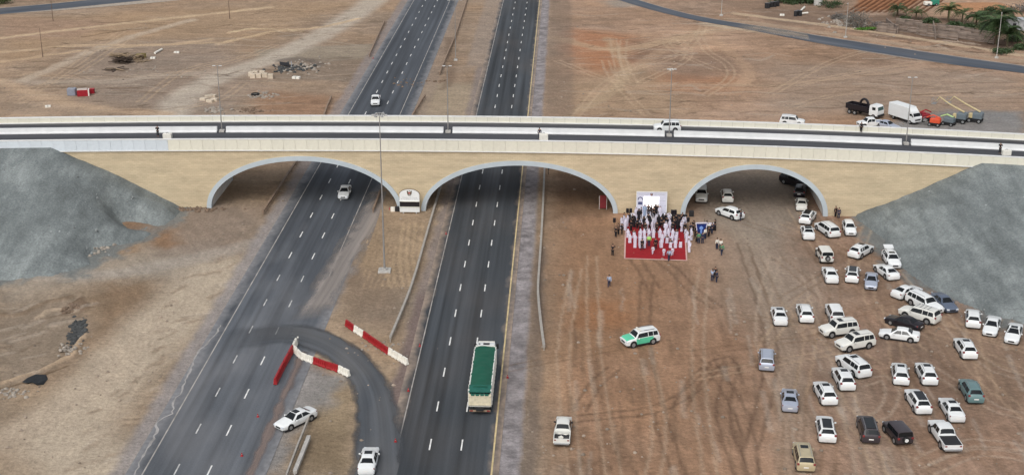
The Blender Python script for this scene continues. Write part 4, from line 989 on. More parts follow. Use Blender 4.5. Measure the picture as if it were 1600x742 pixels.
def crane_truck():
    loc, rz = at(1350, 180, 1368, 187)
    r = thing('crane_truck', 'black flatbed truck with white cab and folded crane arm behind the bridge', 'truck', loc, R(-47), 'lorries')
    part('cab', MB().loft([[(x, y, z) for y, z in ((-1.2, .7), (1.2, .7), (1.22, 1.9), (1.1, zt), (-1.1, zt), (-1.22, 1.9))] for x, zt in ((1.9, 2.8), (2.1, 2.9), (3.5, 2.85), (3.8, 2.6), (3.95, 1.8))]), M_white, r, 30)
    part('windscreen', MB().box((3.88, 0, 2.2), (.05, 2.0, .75), 0, 0, R(-10)), M_glassg, r)
    for sg in (1, -1): part('side_window', MB().box((3.0, sg * 1.19, 2.2), (.8, .06, .6)), M_glass, r)
    part('bumper', MB().bbox((4.0, 0, .75), (.25, 2.4, .45), .04), M_trim, r)
    part('chassis', MB().box((0, 0, .85), (7.6, .9, .3)), M_trim, r)
    b = MB().box((-1.2, 0, 1.2), (5.4, 2.4, .16))
    for sg in (1, -1): b.box((-1.2, sg * 1.18, 1.75), (5.4, .08, 1.0))
    b.box((-3.9, 0, 1.75), (.08, 2.4, 1.0)); part('bed', b, M_black, r)
    arc = [(.05 + 1.0 * math.cos(t) - .2, 0, 2.2 + 1.35 * math.sin(t)) for t in np.linspace(0, math.pi, 9)]
    part('crane_arm', MB().tube(arc, .26, 8), M_black, r); part('crane_column', MB().cyl((.9, 0, 1.9), .3, 1.6), M_black, r)
    wheels(r, (3.0, -1.6, -2.9), 1.1, .5)
crane_truck()
def box_truck():
    loc, rz = at(1413, 189, 1425, 196)
    r = thing('box_truck', 'white box truck with a wind deflector parked behind the bridge', 'truck', loc, R(-61), 'lorries')
    part('cargo_box', MB().bbox((-.9, 0, 2.1), (5.6, 2.4, 2.6), .06), M_white, r)
    part('deflector', MB().loft([[(2.0, -1.1, 2.5), (2.0, 1.1, 2.5), (2.0, 1.0, 3.3), (2.0, -1.0, 3.3)], [(2.9, -1.0, 2.45), (2.9, 1.0, 2.45), (2.9, .9, 2.62), (2.9, -.9, 2.62)]]), M_white, r)
    part('cab', MB().loft([[(x, y, z) for y, z in ((-1.05, .6), (1.05, .6), (1.08, 1.7), (.98, zt), (-.98, zt), (-1.08, 1.7))] for x, zt in ((2.0, 2.4), (2.2, 2.46), (3.1, 2.4), (3.5, 1.7), (3.75, 1.5))]), M_white, r, 30)
    part('windscreen', MB().box((3.33, 0, 2.05), (.05, 1.8, .72), 0, 0, R(-29)), M_glass, r)
    for sg in (1, -1):
        part('side_window', MB().box((2.7, sg * 1.04, 1.98), (.7, .06, .52)), M_glass, r); part('wing_mirror', MB().bbox((3.4, sg * 1.25, 1.9), (.12, .2, .4), .03), M_trim, r)
    part('grille', MB().box((3.75, 0, 1.05), (.06, 1.5, .3)), M_trim, r); part('chassis', MB().box((0, 0, .68), (7.2, 1.9, .24)), M_trim, r)
    wheels(r, (2.6, -2.2), .95, .44)
box_truck()
M_grey2 = mat('lift_grey', (.13, .16, .18), .5, .1, 3); M_ylw = mat('lift_cream_yellow', (.50, .41, .22), .5, .12, 3); M_orange = mat('lift_orange', (.62, .085, .035), .5, .1, 3); M_bluel = mat('lift_blue', (.04, .06, .16), .5, .1, 3); M_lime = mat('lift_lime', (.45, .62, .25), .5, .1, 3)
def boom(px, py, label, tipdx):
    x, y = G(px, py); z = settle(x, y, 2.5)
    r = thing('boom_lift', label, 'boom lift', (x, y, z), R(150), 'boom lifts behind the bridge')
    part('chassis', MB().bbox((0, 0, .75), (2.6, 1.7, .5), .06), M_trim, r); wheels(r, (1.0, -1.0), 1.0, .48)
    part('turret', MB().bbox((-.5, 0, 1.55), (2.0, 2.1, 1.15), .12), M_grey2, r); part('engine_cover', MB().bbox((.75, .55, 1.5), (.9, .9, .9), .08), M_ylw, r)
    part('boom_arm', MB().tube([(-.9, 0, 2.3), (2.2, 0, 3.6), (tipdx, 0, 4.9)], [.2, .16, .12], 6), M_ylw, r)
    part('jib', MB().tube([(tipdx, 0, 4.9), (tipdx + .6, 0, 3.9)], .09, 5), M_ylw, r)
    b = MB(); bx = tipdx + 1.0
    b.box((bx, 0, 3.4), (.9, 1.8, .06))
    for (ax_, ay) in ((-.45, -.9), (.45, -.9), (-.45, .9), (.45, .9)): b.box((bx + ax_, ay, 3.95), (.05, .05, 1.1))
    for zz in (3.95, 4.48):
        for ay in (-.9, .9): b.box((bx, ay, zz), (.9, .05, .05))
        for ax_ in (-.45, .45): b.box((bx + ax_, 0, zz), (.05, 1.8, .05))
    part('platform_cage', b, M_pole, r)
boom(1498, 192, 'cream yellow boom lift with grey turret, the left of two behind the bridge', 4.4)
boom(1523, 191, 'cream yellow boom lift with grey turret, the right of two behind the bridge', 4.8)
def small_lift(px, py, label, m, m2, name, rz):
    x, y = G(px, py); z = settle(x, y, 2.5); r = thing(name, label, 'lift', (x, y, z), rz, 'boom lifts behind the bridge')
    part('chassis', MB().bbox((0, 0, .6), (2.4, 1.5, .4), .06), M_trim, r); wheels(r, (.85, -.85), .8, .38, .28)
    part('body', MB().bbox((-.1, 0, 1.2), (2.1, 1.5, .85), .12).bbox((-.5, 0, 1.75), (.9, 1.0, .35), .08), m, r)
    part('folded_boom', MB().tube([(-1.0, .3, 1.9), (.4, .3, 2.3), (1.7, .3, 1.7)], .14, 6), m2, r)
    part('platform_cage', MB().box((1.9, .3, 1.0), (.7, 1.3, .06)).box((1.9, .95, 1.5), (.7, .05, .06)).box((1.9, -.35, 1.5), (.7, .05, .06)).box((2.25, .3, 1.5), (.05, 1.3, .06)).box((2.25, .95, 1.25), (.05, .05, .5)).box((2.25, -.35, 1.25), (.05, .05, .5)), M_pole, r)
small_lift(1460, 197, 'orange red lift machine behind the far parapet', M_orange, M_orange, 'orange_lift', R(150))
small_lift(1482, 196, 'blue grey lift machine with lime green stripe behind the far parapet', M_grey2, M_lime, 'grey_lift', R(140))
small_lift(1444, 189, 'small dark red lift machine beside the white box truck', mat('dark_red_paint', (.25, .02, .03), .5, .1, 3), M_red, 'red_lift', R(20))

# ------------------------------------------------------------------ lamp posts and poles
def lamp(px, py, h, label, arms=1.3, base=True, m=M_pole, loc=None, r0=.13, group='street lamps along the roads', cat='street lamp', heads=2, rz=0.0):
    if loc is None:
        x, y = G(px, py); loc = (x, y, gz(x, y))
    r = thing('street_lamp' if heads else 'utility_pole', label, cat, loc, rz, group)
    part('pole', MB().tube([(0, 0, 0), (0, 0, h * .5), (0, 0, h)], [r0 * .85, r0 * .6, r0 * .4], 8), m, r)
    if base: part('base', MB().bbox((0, 0, .18), (.9, .9, .4), .05), M_conc, r)
    for k in range(heads):
        sg = 1 - 2 * k
        part('arm', MB().tube([(0, 0, h - .25), (sg * arms * .6, 0, h - .05), (sg * arms, 0, h)], .045, 5), m, r)
        part('lamp_head', MB().bbox((sg * (arms + .25), 0, h - .03), (.5, .24, .12), .04), mat('lamp_head_grey', (.5, .5, .49), .5, .05, 3), r)
    return r
for u, w, lab in ((-73.8, 8.3, 'leftmost of the four twin-arm street lamps in the bridge median'), (-34.4, 8.3, 'twin-arm street lamp in the bridge median between the left and middle arches'), (3.6, 8.3, 'twin-arm street lamp in the bridge median beside the white SUV'), (43.9, 8.3, 'rightmost of the four twin-arm street lamps in the bridge median')):
    x, y = BW(u, w); lamp(0, 0, 11.7, lab, .3, True, loc=(x, y, ztop(u) - 1.05), group='street lamps on the bridge')
x, y = G(601, 424)
r = thing('high_mast_lamp', 'tall high mast light standing on a square concrete base in the median before the bridge', 'street lamp', (x, y, gz(x, y) + .02))
part('pole', MB().tube([(0, 0, .3), (0, 0, 12), (0, 0, 24.4)], [.16, .10, .06], 10), M_pole, r)
part('base', MB().bbox((0, 0, .10), (1.9, 1.9, .36), .06).cyl((0, 0, .42), .42, .24), M_conc, r)
part('lamp_ring', MB().tube([(.7 * math.cos(t), .7 * math.sin(t), 24.3) for t in np.linspace(0, 2 * math.pi, 13)], .06, 5), M_steel, r)
hd = MB().bbox((0, 0, 0), (.5, .3, .2), .04).mesh('floodlight', M_steel)
for k in range(6): link('floodlight', hd, r, (.9 * math.cos(k * math.pi / 3), .9 * math.sin(k * math.pi / 3), 24.2), k * math.pi / 3)
lamp(67, 90, 7.4, 'bare dark pole leaning out of the scraped ground at far left', heads=0, base=False, m=M_rust, group='poles in the far left land', cat='pole')
lamp(83, 33, 7.5, 'dark pole beside the far left road', heads=0, base=False, m=M_rust, group='poles in the far left land', cat='pole')
lamp(359, 30, 7, 'thin dark pole on the far scraped ground near the pale track', heads=0, base=False, m=M_rust, group='poles in the far left land', cat='pole')
lamp(712, 95, 15, 'twin-arm street lamp in the far median behind the bridge')
lamp(1127, 25, 8, 'street lamp beside the curved road, the leftmost of three', m=M_conc, heads=1, rz=R(-110), group='street lamps along the curved road')
lamp(1321, 59, 9.4, 'street lamp beside the curved road near the grey bush', m=M_conc, heads=1, rz=R(-110), group='street lamps along the curved road')
lamp(1557, 91, 11.6, 'street lamp beside the curved road before the big palm', m=M_conc, heads=1, rz=R(-110), group='street lamps along the curved road')

# ------------------------------------------------------------------ guard rails
M_rail = mat('dusty_guard_rail', (.36, .335, .30), .6, .15, 1.2, metal=.15)
M_raild = mat('rusty_guard_rail', (.24, .17, .12), .7, .25, 1.2)
def guardrail(px, label, m=M_rail, wide=.32, wpts=None):
    P = wpts or world(px)
    x0, y0 = P[0]; r = thing('guard_rail', label, 'guard rail', (x0, y0, 0), 0, 'guard rails along the carriageways')
    Q = resample(P, 3.8); Q = [q - np.array([x0, y0]) for q in Q]
    mb = MB(); rings = []
    for i, q in enumerate(Q):
        t = Q[min(i + 1, len(Q) - 1)] - Q[max(i - 1, 0)]; t = t / np.linalg.norm(t); nn = np.array([-t[1], t[0]])
        pr = [(-wide / 2, .42), (-wide * .25, .50), (-wide / 2, .60), (-wide * .25, .70), (-wide / 2, .80), (wide / 2, .80), (wide / 2, .42)]
        rings.append([(q[0] + nn[0] * a_, q[1] + nn[1] * a_, z) for a_, z in pr])
    mb.loft(rings); part('beam', mb, m, r)
    pm = MB().box((0, 0, .32), (.14, .12, .84)).mesh('post', m)
    for q in Q: link('post', pm, r, (q[0], q[1], 0))
guardrail([(851, 262), (849, 310), (846, 370), (842, 430), (840.5, 462), (845, 510), (850, 547)], 'guard rail along the right edge of the highway beside the dirt lot')
guardrail([(692, 285), (683, 315), (667, 370), (650, 430), (641, 458), (626, 496), (610, 534)], 'long guard rail in the median ending behind the red and white barriers')
guardrail([(594, 303), (589, 318), (583, 333)], 'short guard rail stub in the median under the left arch', M_raild)
guardrail([(467, 251), (440, 292), (411, 336)], 'guard rail at the left edge of the highway under the left arch', M_raild)
guardrail([(601, 36), (592, 56), (584, 74), (577, 90)], 'rusty guard rail beside the far left carriageway', M_raild)
guardrail([(518, 155), (512, 168), (506, 185)], 'short guard rail behind the bridge left of the left carriageway', M_raild)
guardrail([(733, -8), (713, 54), (699, 88), (687, 118)], 'dark guard rail in the far median behind the bridge', M_raild)
guardrail([(664, 153), (655, 167), (644, 185)], 'short guard rail in the median just behind the bridge', M_raild)
guardrail([(484, 657), (466, 702), (448, 750)], 'thin rail in the median running from the crossing white saloon', M_rail, .2)
guardrail([(483, 689), (473, 715), (461, 745)], 'broken concrete-coloured rail beside the thin rail in the lower median', M_conc, .45)

# ------------------------------------------------------------------ plastic barriers, cones
def barrier(a_, b_, col, label, group='red and white plastic barriers'):
    (x0, y0), (x1, y1) = G(*a_), G(*b_); L = math.hypot(x1 - x0, y1 - y0); z = settle((x0 + x1) / 2, (y0 + y1) / 2, L * .55)
    r = thing('road_barrier', label, 'barrier', ((x0 + x1) / 2, (y0 + y1) / 2, max(z, .0) + .03), math.atan2(y1 - y0, x1 - x0), group)
    m = M_red if col == 'r' else M_wplast
    l = L / 2 - .02
    b = MB().loft([[(-l, y, z_) for y, z_ in ((-.24, .08), (-.24, .22), (-.12, .40), (-.08, .95), (.08, .95), (.12, .40), (.24, .22), (.24, .08))], [(l, y, z_) for y, z_ in ((-.24, .08), (-.24, .22), (-.12, .40), (-.08, .95), (.08, .95), (.12, .40), (.24, .22), (.24, .08))]])
    part('body', b, m, r)
    rib = MB()
    n = max(3, int(L / .32))
    for k in range(n):
        x = -l + (k + .5) * 2 * l / n
        for sg in (1, -1): rib.box((x, sg * .13, .60), (.10, .13, .62), 0, R(9) * sg)
    part('ribs', rib, m, r)
    foot = MB().box((0, 0, .05), (.3, .47, .10)).mesh('foot', m)
    for k in range(3): link('foot', foot, r, (-l * .75 + k * l * .75, 0, 0))
    part('filler_cap', MB().cyl((0, 0, .97), .07, .05), M_trim, r)
for a_, b_, c_, l in (((541, 509), (553.5, 518), 'r', 'red plastic barrier at the upper left end of the upper row'), ((554, 518), (568, 527), 'w', 'white plastic barrier near the upper left end of the upper row'),
    ((568.5, 527), (588, 541), 'r', 'red plastic barrier in the upper row beside a white one'), ((588.5, 541), (607, 554), 'r', 'red plastic barrier at the end of the median guard rail'), ((607.5, 553), (622, 562), 'w', 'white plastic barrier in the upper row next to the last one'), ((622.5, 562), (637, 571), 'w', 'white plastic barrier at the lower right end of the upper row'),
    ((463, 538), (459, 547), 'w', 'white plastic barrier at the tip where the two lower rows meet'), ((457.5, 549), (444, 574), 'r', 'upper red barrier of the row running down along the carriageway'), ((443.5, 575), (430, 602), 'r', 'lower red barrier of the row running down along the carriageway'),
    ((460, 550), (471, 561), 'w', 'short white plastic barrier just right of the tip'), ((471.5, 561), (490, 568), 'w', 'white plastic barrier touching the dark red ones'), ((490.5, 568), (510, 575), 'r', 'left dark red barrier on the curve of the lower row'), ((510.5, 575), (529, 581), 'r', 'right dark red barrier on the curve of the lower row'), ((529.5, 581), (546, 589), 'w', 'white plastic barrier at the right end of the lower row')):
    barrier(a_, b_, c_, l)
def cone(px, py, label, h=.36):
    x, y = G(px, py); r = thing('traffic_cone', label, 'traffic cone', (x, y, gz(x, y) + .06), 0, 'traffic cones beside the road')
    part('base', MB().box((0, 0, .03), (.3, .3, .06)), M_red, r); part('cone', MB().cyl((0, 0, h / 2 + .05), .12, h, 'Z', 10, .04), M_red, r); part('band', MB().cyl((0, 0, h * .55), .09, .08, 'Z', 10, .08), M_wplast, r)
for px, py, l in ((618, 690, 'red traffic cone beside the right carriageway opposite the slip road'), (638, 611, 'red traffic cone beside the tail of the green truck'), (656, 541, 'red traffic cone right of the last white barrier'), (793, 590, 'red traffic cone on the shoulder right of the green truck'), (378, 712, 'red traffic cone in the median at the bottom left'), (697, 366, 'small red traffic cone on the median shoulder just before the bridge'), (403, 651, 'red traffic cone at the left of the crossing white saloon'), (583, 92, 'red barrel by the far rusty guard rail'), (609, 328, 'red cone at the foot of the left arch beside the white sign')):
    cone(px, py, l)
x, y = G(617, 330); r = thing('equipment_case', 'small white and black case on the ground left of the arched sign', 'case', (x, y, gz(x, y)), 0)
part('white_half', MB().bbox((-.35, 0, .35), (.7, .6, .7), .04), M_wplast, r); part('black_half', MB().bbox((.42, 0, .4), (.7, .6, .8), .04), M_trim, r)

# ------------------------------------------------------------------ arched inauguration sign
def emblem(parent, x, y, z, s, cols=(.30, .24, .12)):
    m = mat('emblem_bronze', (.10, .075, .045), .5, .2, 6); m2 = mat('emblem_red', (.35, .06, .05), .5, .1, 6)
    part('emblem_wings', MB().box((x - .32 * s, y, z + .1 * s), (.28 * s, .03, .75 * s), 0, 0, R(-10)).box((x + .32 * s, y, z + .1 * s), (.28 * s, .03, .75 * s), 0, 0, R(10)).box((x, y, z - .42 * s), (.62 * s, .03, .18 * s)), m, parent)
    part('emblem_shield', MB().cyl((x, y, z + .02 * s), .2 * s, .04, 'Y', 12), m2, parent); part('emblem_head', MB().box((x, y, z + .46 * s), (.16 * s, .03, .2 * s)), m, parent)
bx, by = BW(-40.2, -1.6)
r = thing('sign_board', 'white arched-top sign board with crest and black band between left and middle arches', 'sign', (bx, by, gz(bx, by)), BA)
ww = 1.68
pts = [(-ww, .25), (ww, .25), (ww, 3.3)] + [(ww * math.cos(t), 3.3 + .95 * math.sin(t)) for t in np.linspace(.15, math.pi - .15, 13)] + [(-ww, 3.3)]
mb = MB(); mb.loft([[(x, y, z) for x, z in pts] for y in (-.12, .12)]); part('board', mb, M_white, r)
rim = MB(); rim.tube([(1.72 * math.cos(t), 0, 3.32 + .98 * math.sin(t)) for t in np.linspace(.1, math.pi - .1, 15)], .06, 5); part('top_rim', rim, mat('bronze_trim', (.16, .12, .08), .5, .1, 4), r)
part('black_band', MB().box((0, -.135, 1.66), (3.34, .03, .92)), M_black, r)
part('lower_panel', MB().box((0, -.16, .72), (3.3, .08, .88)), M_white, r)
part('ledge', MB().box((0, -.2, 1.18), (3.44, .22, .07)).box((0, -.18, 2.17), (3.44, .16, .06)), M_wplast, r)
for sg in (1, -1): part('leg', MB().box((sg * 1.1, 0, .12), (.2, .3, .3)), M_steel, r)
emblem(r, 0, -.14, 3.62, .85)
M_ink = mat('grey_ink', (.30, .32, .34), .7, .05, 5)
def text_row(parent, x, y, z, w, h, n, seed, m=None):       # a line of small unreadable script, raised strokes
    q = random.Random(seed); b = MB(); px = x - w / 2
    while px < x + w / 2:
        l = q.uniform(.06, .22); b.box((px + l / 2, y, z + q.uniform(-.2, .2) * h), (l, .012, h * q.uniform(.35, .6)))
        if q.random() < .4: b.box((px + l * .3, y, z + h * .3), (h * .25, .012, h * .7))
        px += l + q.uniform(.03, .1)
    return part('lettering', b, m or M_ink, parent)
text_row(r, 0, -.128, 2.82, 2.5, .12, 8, 1); text_row(r, 0, -.128, 2.52, 2.8, .12, 8, 2)

# ------------------------------------------------------------------ stage, backdrop, carpet
bx, by = BW(.4, -1.4)
r = thing('stage_backdrop', 'white stage backdrop with bright screen set against the bridge pier', 'backdrop', (bx, by, 0), BA)
part('board', MB().box((0, 0, 2.2), (4.9, .12, 4.1)), mat('backdrop_lilac_white', (.60, .60, .70), .6, .05, 2), r)
part('frame', MB().box((0, -.03, 4.3), (5.1, .2, .12)).box((-2.5, -.03, 2.2), (.12, .2, 4.3)).box((2.5, -.03, 2.2), (.12, .2, 4.3)), M_white, r)
part('screen', MB().box((-.05, -.09, 2.35), (2.55, .06, 2.3)), mat('lit_screen', (.9, .9, .9), .5, .0, 1, emit=((1, 1, 1), .9)), r)
emblem(r, -.05, -.075, 3.85, .42)
nv = mat('print_navy', (.07, .08, .16), .6, .1, 4)
part('printed_ring', MB().tube([(-1.9 + .36 * math.cos(t), -.075, 3.0 + .36 * math.sin(t)) for t in np.linspace(-.3, math.pi + .3, 12)], .07, 4).box((-1.9, -.07, 2.3), (.72, .02, .5)), nv, r)
text_row(r, -1.3, -.065, 3.85, 1.6, .12, 5, 5); text_row(r, 1.2, -.065, 3.85, 1.6, .12, 5, 6)
text_row(r, 1.85, -.065, 2.75, 1.0, .1, 5, 7); text_row(r, 1.85, -.065, 1.9, .9, .3, 5, 8, mat('pale_print', (.48, .50, .60), .6, .05, 4))
bx, by = BW(.3, -5.0)
r = thing('stage', 'low white stage with steps in front of the backdrop', 'stage', (bx, by, 0), BA)
part('platform', MB().box((0, 1.7, .35), (6.6, 3.0, .62)), mat('stage_white', (.66, .65, .72), .7, .06, 2), r)
part('step', MB().box((0, -.02, .21), (5.4, .42, .38)), M_robe, r); part('step', MB().box((0, -.42, .12), (5.4, .4, .2)), M_robe, r)
part('side_skirt', MB().box((-3.38, 1.7, .36), (.12, 3.0, .68)).box((3.38, 1.7, .36), (.12, 3.0, .68)), M_white, r)
cor = [G(976, 404), G(1073, 407), G(1069, 345), G(978, 345)]
def flat(name, pts, z0, z1, m, label=None, cat=None, kind=None, parent=None):
    mb = MB(); mb.loft([[(x, y, z0) for x, y in pts], [(x, y, z1) for x, y in pts]]); o = link(name, mb.mesh(name, m), parent)
    return tag(o, label, cat, None, kind)
for x, y in cor: settle(x, y, 3)
region([(970, 345), (1080, 345), (1080, 410), (968, 410)], None, dz=0)
i0, i1 = np.searchsorted(xs, [14, 33]); j0, j1 = np.searchsorted(ys, [190, 216]); HGT[j0:j1, i0:i1] = -.03
carp = thing('carpet', 'large red carpet with pale edging laid on the dirt before the stage', 'carpet', (0, 0, 0))
flat('cloth', cor, .01, .05, M_fabric_red, parent=carp)
b = MB()
for p, q in ((cor[0], cor[1]), (cor[1], cor[2]), (cor[3], cor[0])):
    L = math.hypot(q[0] - p[0], q[1] - p[1]); b.box(((p[0] + q[0]) / 2, (p[1] + q[1]) / 2, .045), (L, .22, .05), math.atan2(q[1] - p[1], q[0] - p[0]))
part('edging', b, mat('pink_edging', (.55, .36, .33), .8, .1, 3), carp)

# ------------------------------------------------------------------ people
def skinmesh(name, V, E, Rr, m, sub=1):
    me = bpy.data.meshes.new(name); me.from_pydata(V, E, [])
    o = bpy.data.objects.new(name, me); C.objects.link(o)
    sk = o.modifiers.new('s', 'SKIN'); sk.use_smooth_shade = True
    if not me.skin_vertices: me.attributes.new
    lay = me.skin_vertices[0] if me.skin_vertices else None
    if lay is None:
        bm = bmesh.new(); bm.from_mesh(me); bm.verts.layers.skin.verify(); bm.to_mesh(me); bm.free(); lay = me.skin_vertices[0]
    for i, rr in enumerate(Rr):
        lay.data[i].radius = (rr if isinstance(rr, tuple) else (rr, rr)); lay.data[i].use_root = (i == 0)
    if sub: ss = o.modifiers.new('u', 'SUBSURF'); ss.levels = sub; ss.render_levels = sub
    dg = bpy.context.evaluated_depsgraph_get(); ev = o.evaluated_get(dg)
    out = bpy.data.meshes.new_from_object(ev); out.name = name
    bpy.data.objects.remove(o); out.materials.clear(); out.materials.append(m)
    out.polygons.foreach_set('use_smooth', [True] * len(out.polygons)); return out
def skeleton(pose):
    # faces +X, y left; returns body joints
    sit = pose == 'sit'; V = []; E = []; Rr = []
    def j(p, r_, par=None):
        V.append(p); Rr.append(r_); 
        if par is not None: E.append((par, len(V) - 1))
        return len(V) - 1
    z0 = .50 if sit else .93
    pel = j((0, 0, z0), (.15, .12)); sp = j((0, 0, z0 + .22), (.145, .11), pel); ch = j((.01, 0, z0 + .42), (.16, .12), sp)
    nk = j((0, 0, z0 + .55), .055, ch); hd = j((.02, 0, z0 + .66), (.075, .085), nk); ht = j((.01, 0, z0 + .78), (.07, .08), hd); j((.115, 0, z0 + .69), .016, hd)
    for sg in (1, -1):
        j((.0, sg * .09, z0 + .69), .015, hd)
        sh = j((0, sg * .18, z0 + .48), .06, ch)
        if pose == 'film' : el, wr_ = (.16, sg * .27, z0 + .30), (.36, sg * .12, z0 + .52)
        elif sit: el, wr_ = (.06, sg * .25, z0 + .22), (.28, sg * .14, z0 + .12)
        elif pose == 'walk': el, wr_ = (.08 * sg, sg * .25, z0 + .20), (.24 * sg, sg * .25, z0 - .02)
        else: el, wr_ = (-.02, sg * .25, z0 + .20), (.05, sg * .25, z0 - .06)
        e = j(el, .045, sh); w_ = j(wr_, .03, e)
        d = (Vector(wr_) - Vector(el)).normalized(); up = Vector((0, sg * 1, 0)) if abs(d.y) < .8 else Vector((1, 0, 0)); side_ = d.cross(Vector((0, 1, 0))); side_ = side_.normalized() if side_.length > .1 else Vector((1, 0, 0))
        pm = Vector(wr_) + d * .08; pa = j(tuple(pm), (.034, .02), w_)
        for k in range(4):
            o_ = side_ * (k - 1.5) * .021; ln = (.065, .078, .072, .055)[k]
            f1_ = j(tuple(pm + o_ * 1.3 + d * .04), .0095, pa); j(tuple(pm + o_ * 1.4 + d * (.04 + ln) + Vector((0, -sg * .02, 0))), .008, f1_)
        t1 = j(tuple(Vector(wr_) + d * .05 - side_ * .045), .011, w_); j(tuple(Vector(wr_) + d * .10 - side_ * .058), .009, t1)
        hp = j((0, sg * .09, z0 - .06), .095, pel)
        if sit: kn, an = (.44, sg * .12, z0 - .02), (.42, sg * .12, .09)
        elif pose == 'walk': kn, an = (.10 * -sg + .06, sg * .09, .50), (.22 * -sg - .02, sg * .09, .09)
        else: kn, an = (.02, sg * .10, .50), (0, sg * .10, .09)
        k_ = j(kn, .065, hp); a2 = j(an, .042, k_); j((an[0] + .15, an[1], .04), .036, a2)
    return V, E, Rr, z0
PM = {}
def pmesh(key, fn):
    if key not in PM: PM[key] = fn()
    return PM[key]
def body_mesh(pose):
    V, E, Rr, z0 = skeleton(pose); return skinmesh('body', V, E, Rr, M_skin, 1)
def subset(pose, what, grow, m):
    V, E, Rr, z0 = skeleton(pose); V2, E2, R2 = [], [], []; mp = {}
    # joint order: 0 pel 1 sp 2 ch 3 nk 4 hd 5 ht 6 nose, then per side: ear, sh, el, wr, palm, 8 fingers, 2 thumb, hip, knee, ankle, toe
    per = [7, 26]
    if what == 'top': keep = [0, 1, 2] + [b + i for b in per for i in (1, 2, 3)]
    else: keep = [0] + [b + i for b in per for i in (15, 16, 17)]
    for i in keep: mp[i] = len(V2); V2.append(V[i]); rr = Rr[i]; R2.append(tuple(x + grow for x in rr) if isinstance(rr, tuple) else rr + grow)
    for a_, b_ in E:
        if a_ in mp and b_ in mp: E2.append((mp[a_], mp[b_]))
    return skinmesh({'top': 'shirt', 'legs': 'trousers'}[what], V2, E2, R2, m, 1)
def robe_stand(pose):
    b = MB(); n = 12; rings = []
    for z, rx, ry in ((.07, .19, .23), (.35, .17, .21), (.70, .16, .20), (.95, .165, .205), (1.15, .155, .20), (1.36, .14, .215), (1.45, .09, .13), (1.50, .06, .065)):
        rings.append([(rx * math.cos(2 * math.pi * k / n), ry * math.sin(2 * math.pi * k / n), z) for k in range(n)])
    b.loft(rings)
    V, E, Rr, z0 = skeleton(pose)
    for base_ in (7, 26): b.tube([V[base_ + 1], V[base_ + 2], V[base_ + 3]], [.085, .075, .065], 8)
    return b.mesh('robe', M_robe, 60)
def robe_sit():
    b = MB(); n = 12; rings = []
    for x, z, rx, ry in ((.42, .10, .10, .2), (.46, .46, .09, .21), (.40, .56, .08, .21)): rings.append([(x + rx * math.cos(2 * math.pi * k / n), ry * math.sin(2 * math.pi * k / n), z) for k in range(n)])
    b.loft(rings); rings = []
    for x in (-.14, .0, .25, .45): rings.append([(x, .21 * math.cos(2 * math.pi * k / n), .50 + .12 * math.sin(2 * math.pi * k / n)) for k in range(n)])
    b.loft(rings); rings = []
    for z, rx, ry in ((.46, .17, .21), (.72, .155, .20), (.93, .145, .215), (1.02, .09, .13), (1.07, .06, .065)): rings.append([(rx * math.cos(2 * math.pi * k / n), ry * math.sin(2 * math.pi * k / n), z) for k in range(n)])
    b.loft(rings); V, E, Rr, z0 = skeleton('sit')
    for base_ in (7, 26): b.tube([V[base_ + 1], V[base_ + 2], V[base_ + 3]], [.085, .075, .065], 8)
    return b.mesh('robe', M_robe, 60)
def scarf(z0):
    b = MB(); b.ell((.0, 0, z0 + .72), (.115, .11, .125), 10, 5, -.1)
    b.loft([[(-.02, -.115, z0 + .76), (-.02, .115, z0 + .76), (-.12, .10, z0 + .76), (-.12, -.10, z0 + .76)], [(-.01, -.14, z0 + .58), (-.01, .14, z0 + .58), (-.14, .13, z0 + .56), (-.14, -.13, z0 + .56)], [(-.04, -.17, z0 + .42), (-.04, .17, z0 + .42), (-.17, .16, z0 + .38), (-.17, -.16, z0 + .38)]])
    return b.mesh('headscarf', M_robe, 60)
def agal(z0): return MB().tube([(.11 * math.cos(t), .11 * math.sin(t), z0 + .775) for t in np.linspace(0, 2 * math.pi, 11)], .016, 4).mesh('head_cord', M_hair)
def hairm(z0): return MB().ell((-.005, 0, z0 + .73), (.10, .095, .11), 10, 4, -.15).mesh('hair', M_hair, 60)
PG = {'n': 0}
def person(loc, rz, style, label, group, pose='stand', tall=1.0):
    r = thing('person', label, 'person', loc, rz, group); r.scale = (tall * 1.12,) * 3
    z0 = .50 if pose == 'sit' else .93
    link('body', pmesh(('body', pose), lambda: body_mesh(pose)), r)
    if style in ('robe', 'abaya', 'greyrobe'):
        rb = link('robe', pmesh(('robe', pose), lambda: robe_sit() if pose == 'sit' else robe_stand(pose)), r)
        sc_ = link('headscarf', pmesh(('scarf', z0), lambda: scarf(z0)), r)
        if style == 'abaya': setmat(rb, M_abaya); setmat(sc_, M_abaya)
        elif style == 'greyrobe': setmat(rb, M_blueshirt)
        if style != 'abaya': link('head_cord', pmesh(('agal', z0), lambda: agal(z0)), r)
    else:
        top = {'suit': M_abaya, 'shirt': M_wplast, 'blue': M_blueshirt, 'hiviz': M_hiviz, 'green': M_greencloth, 'navy': M_navy, 'whiteall': M_robe}[style]; leg = {'whiteall': M_robe, 'suit': M_abaya}.get(style, M_navy)
        t_ = link('shirt', pmesh(('top', pose), lambda: subset(pose, 'top', .022, M_wplast)), r); setmat(t_, top)
        l_ = link('trousers', pmesh(('legs', pose), lambda: subset(pose, 'legs', .02, M_navy)), r); setmat(l_, leg)
        link('hair', pmesh(('hair', z0), lambda: hairm(z0)), r)
    return r
def pp(px, py, z=None):
    x, y = G(px, py, z or 0); return (x, y, gz(x, y) + .01 if z is None else z)
F = R(90)      # facing the stage
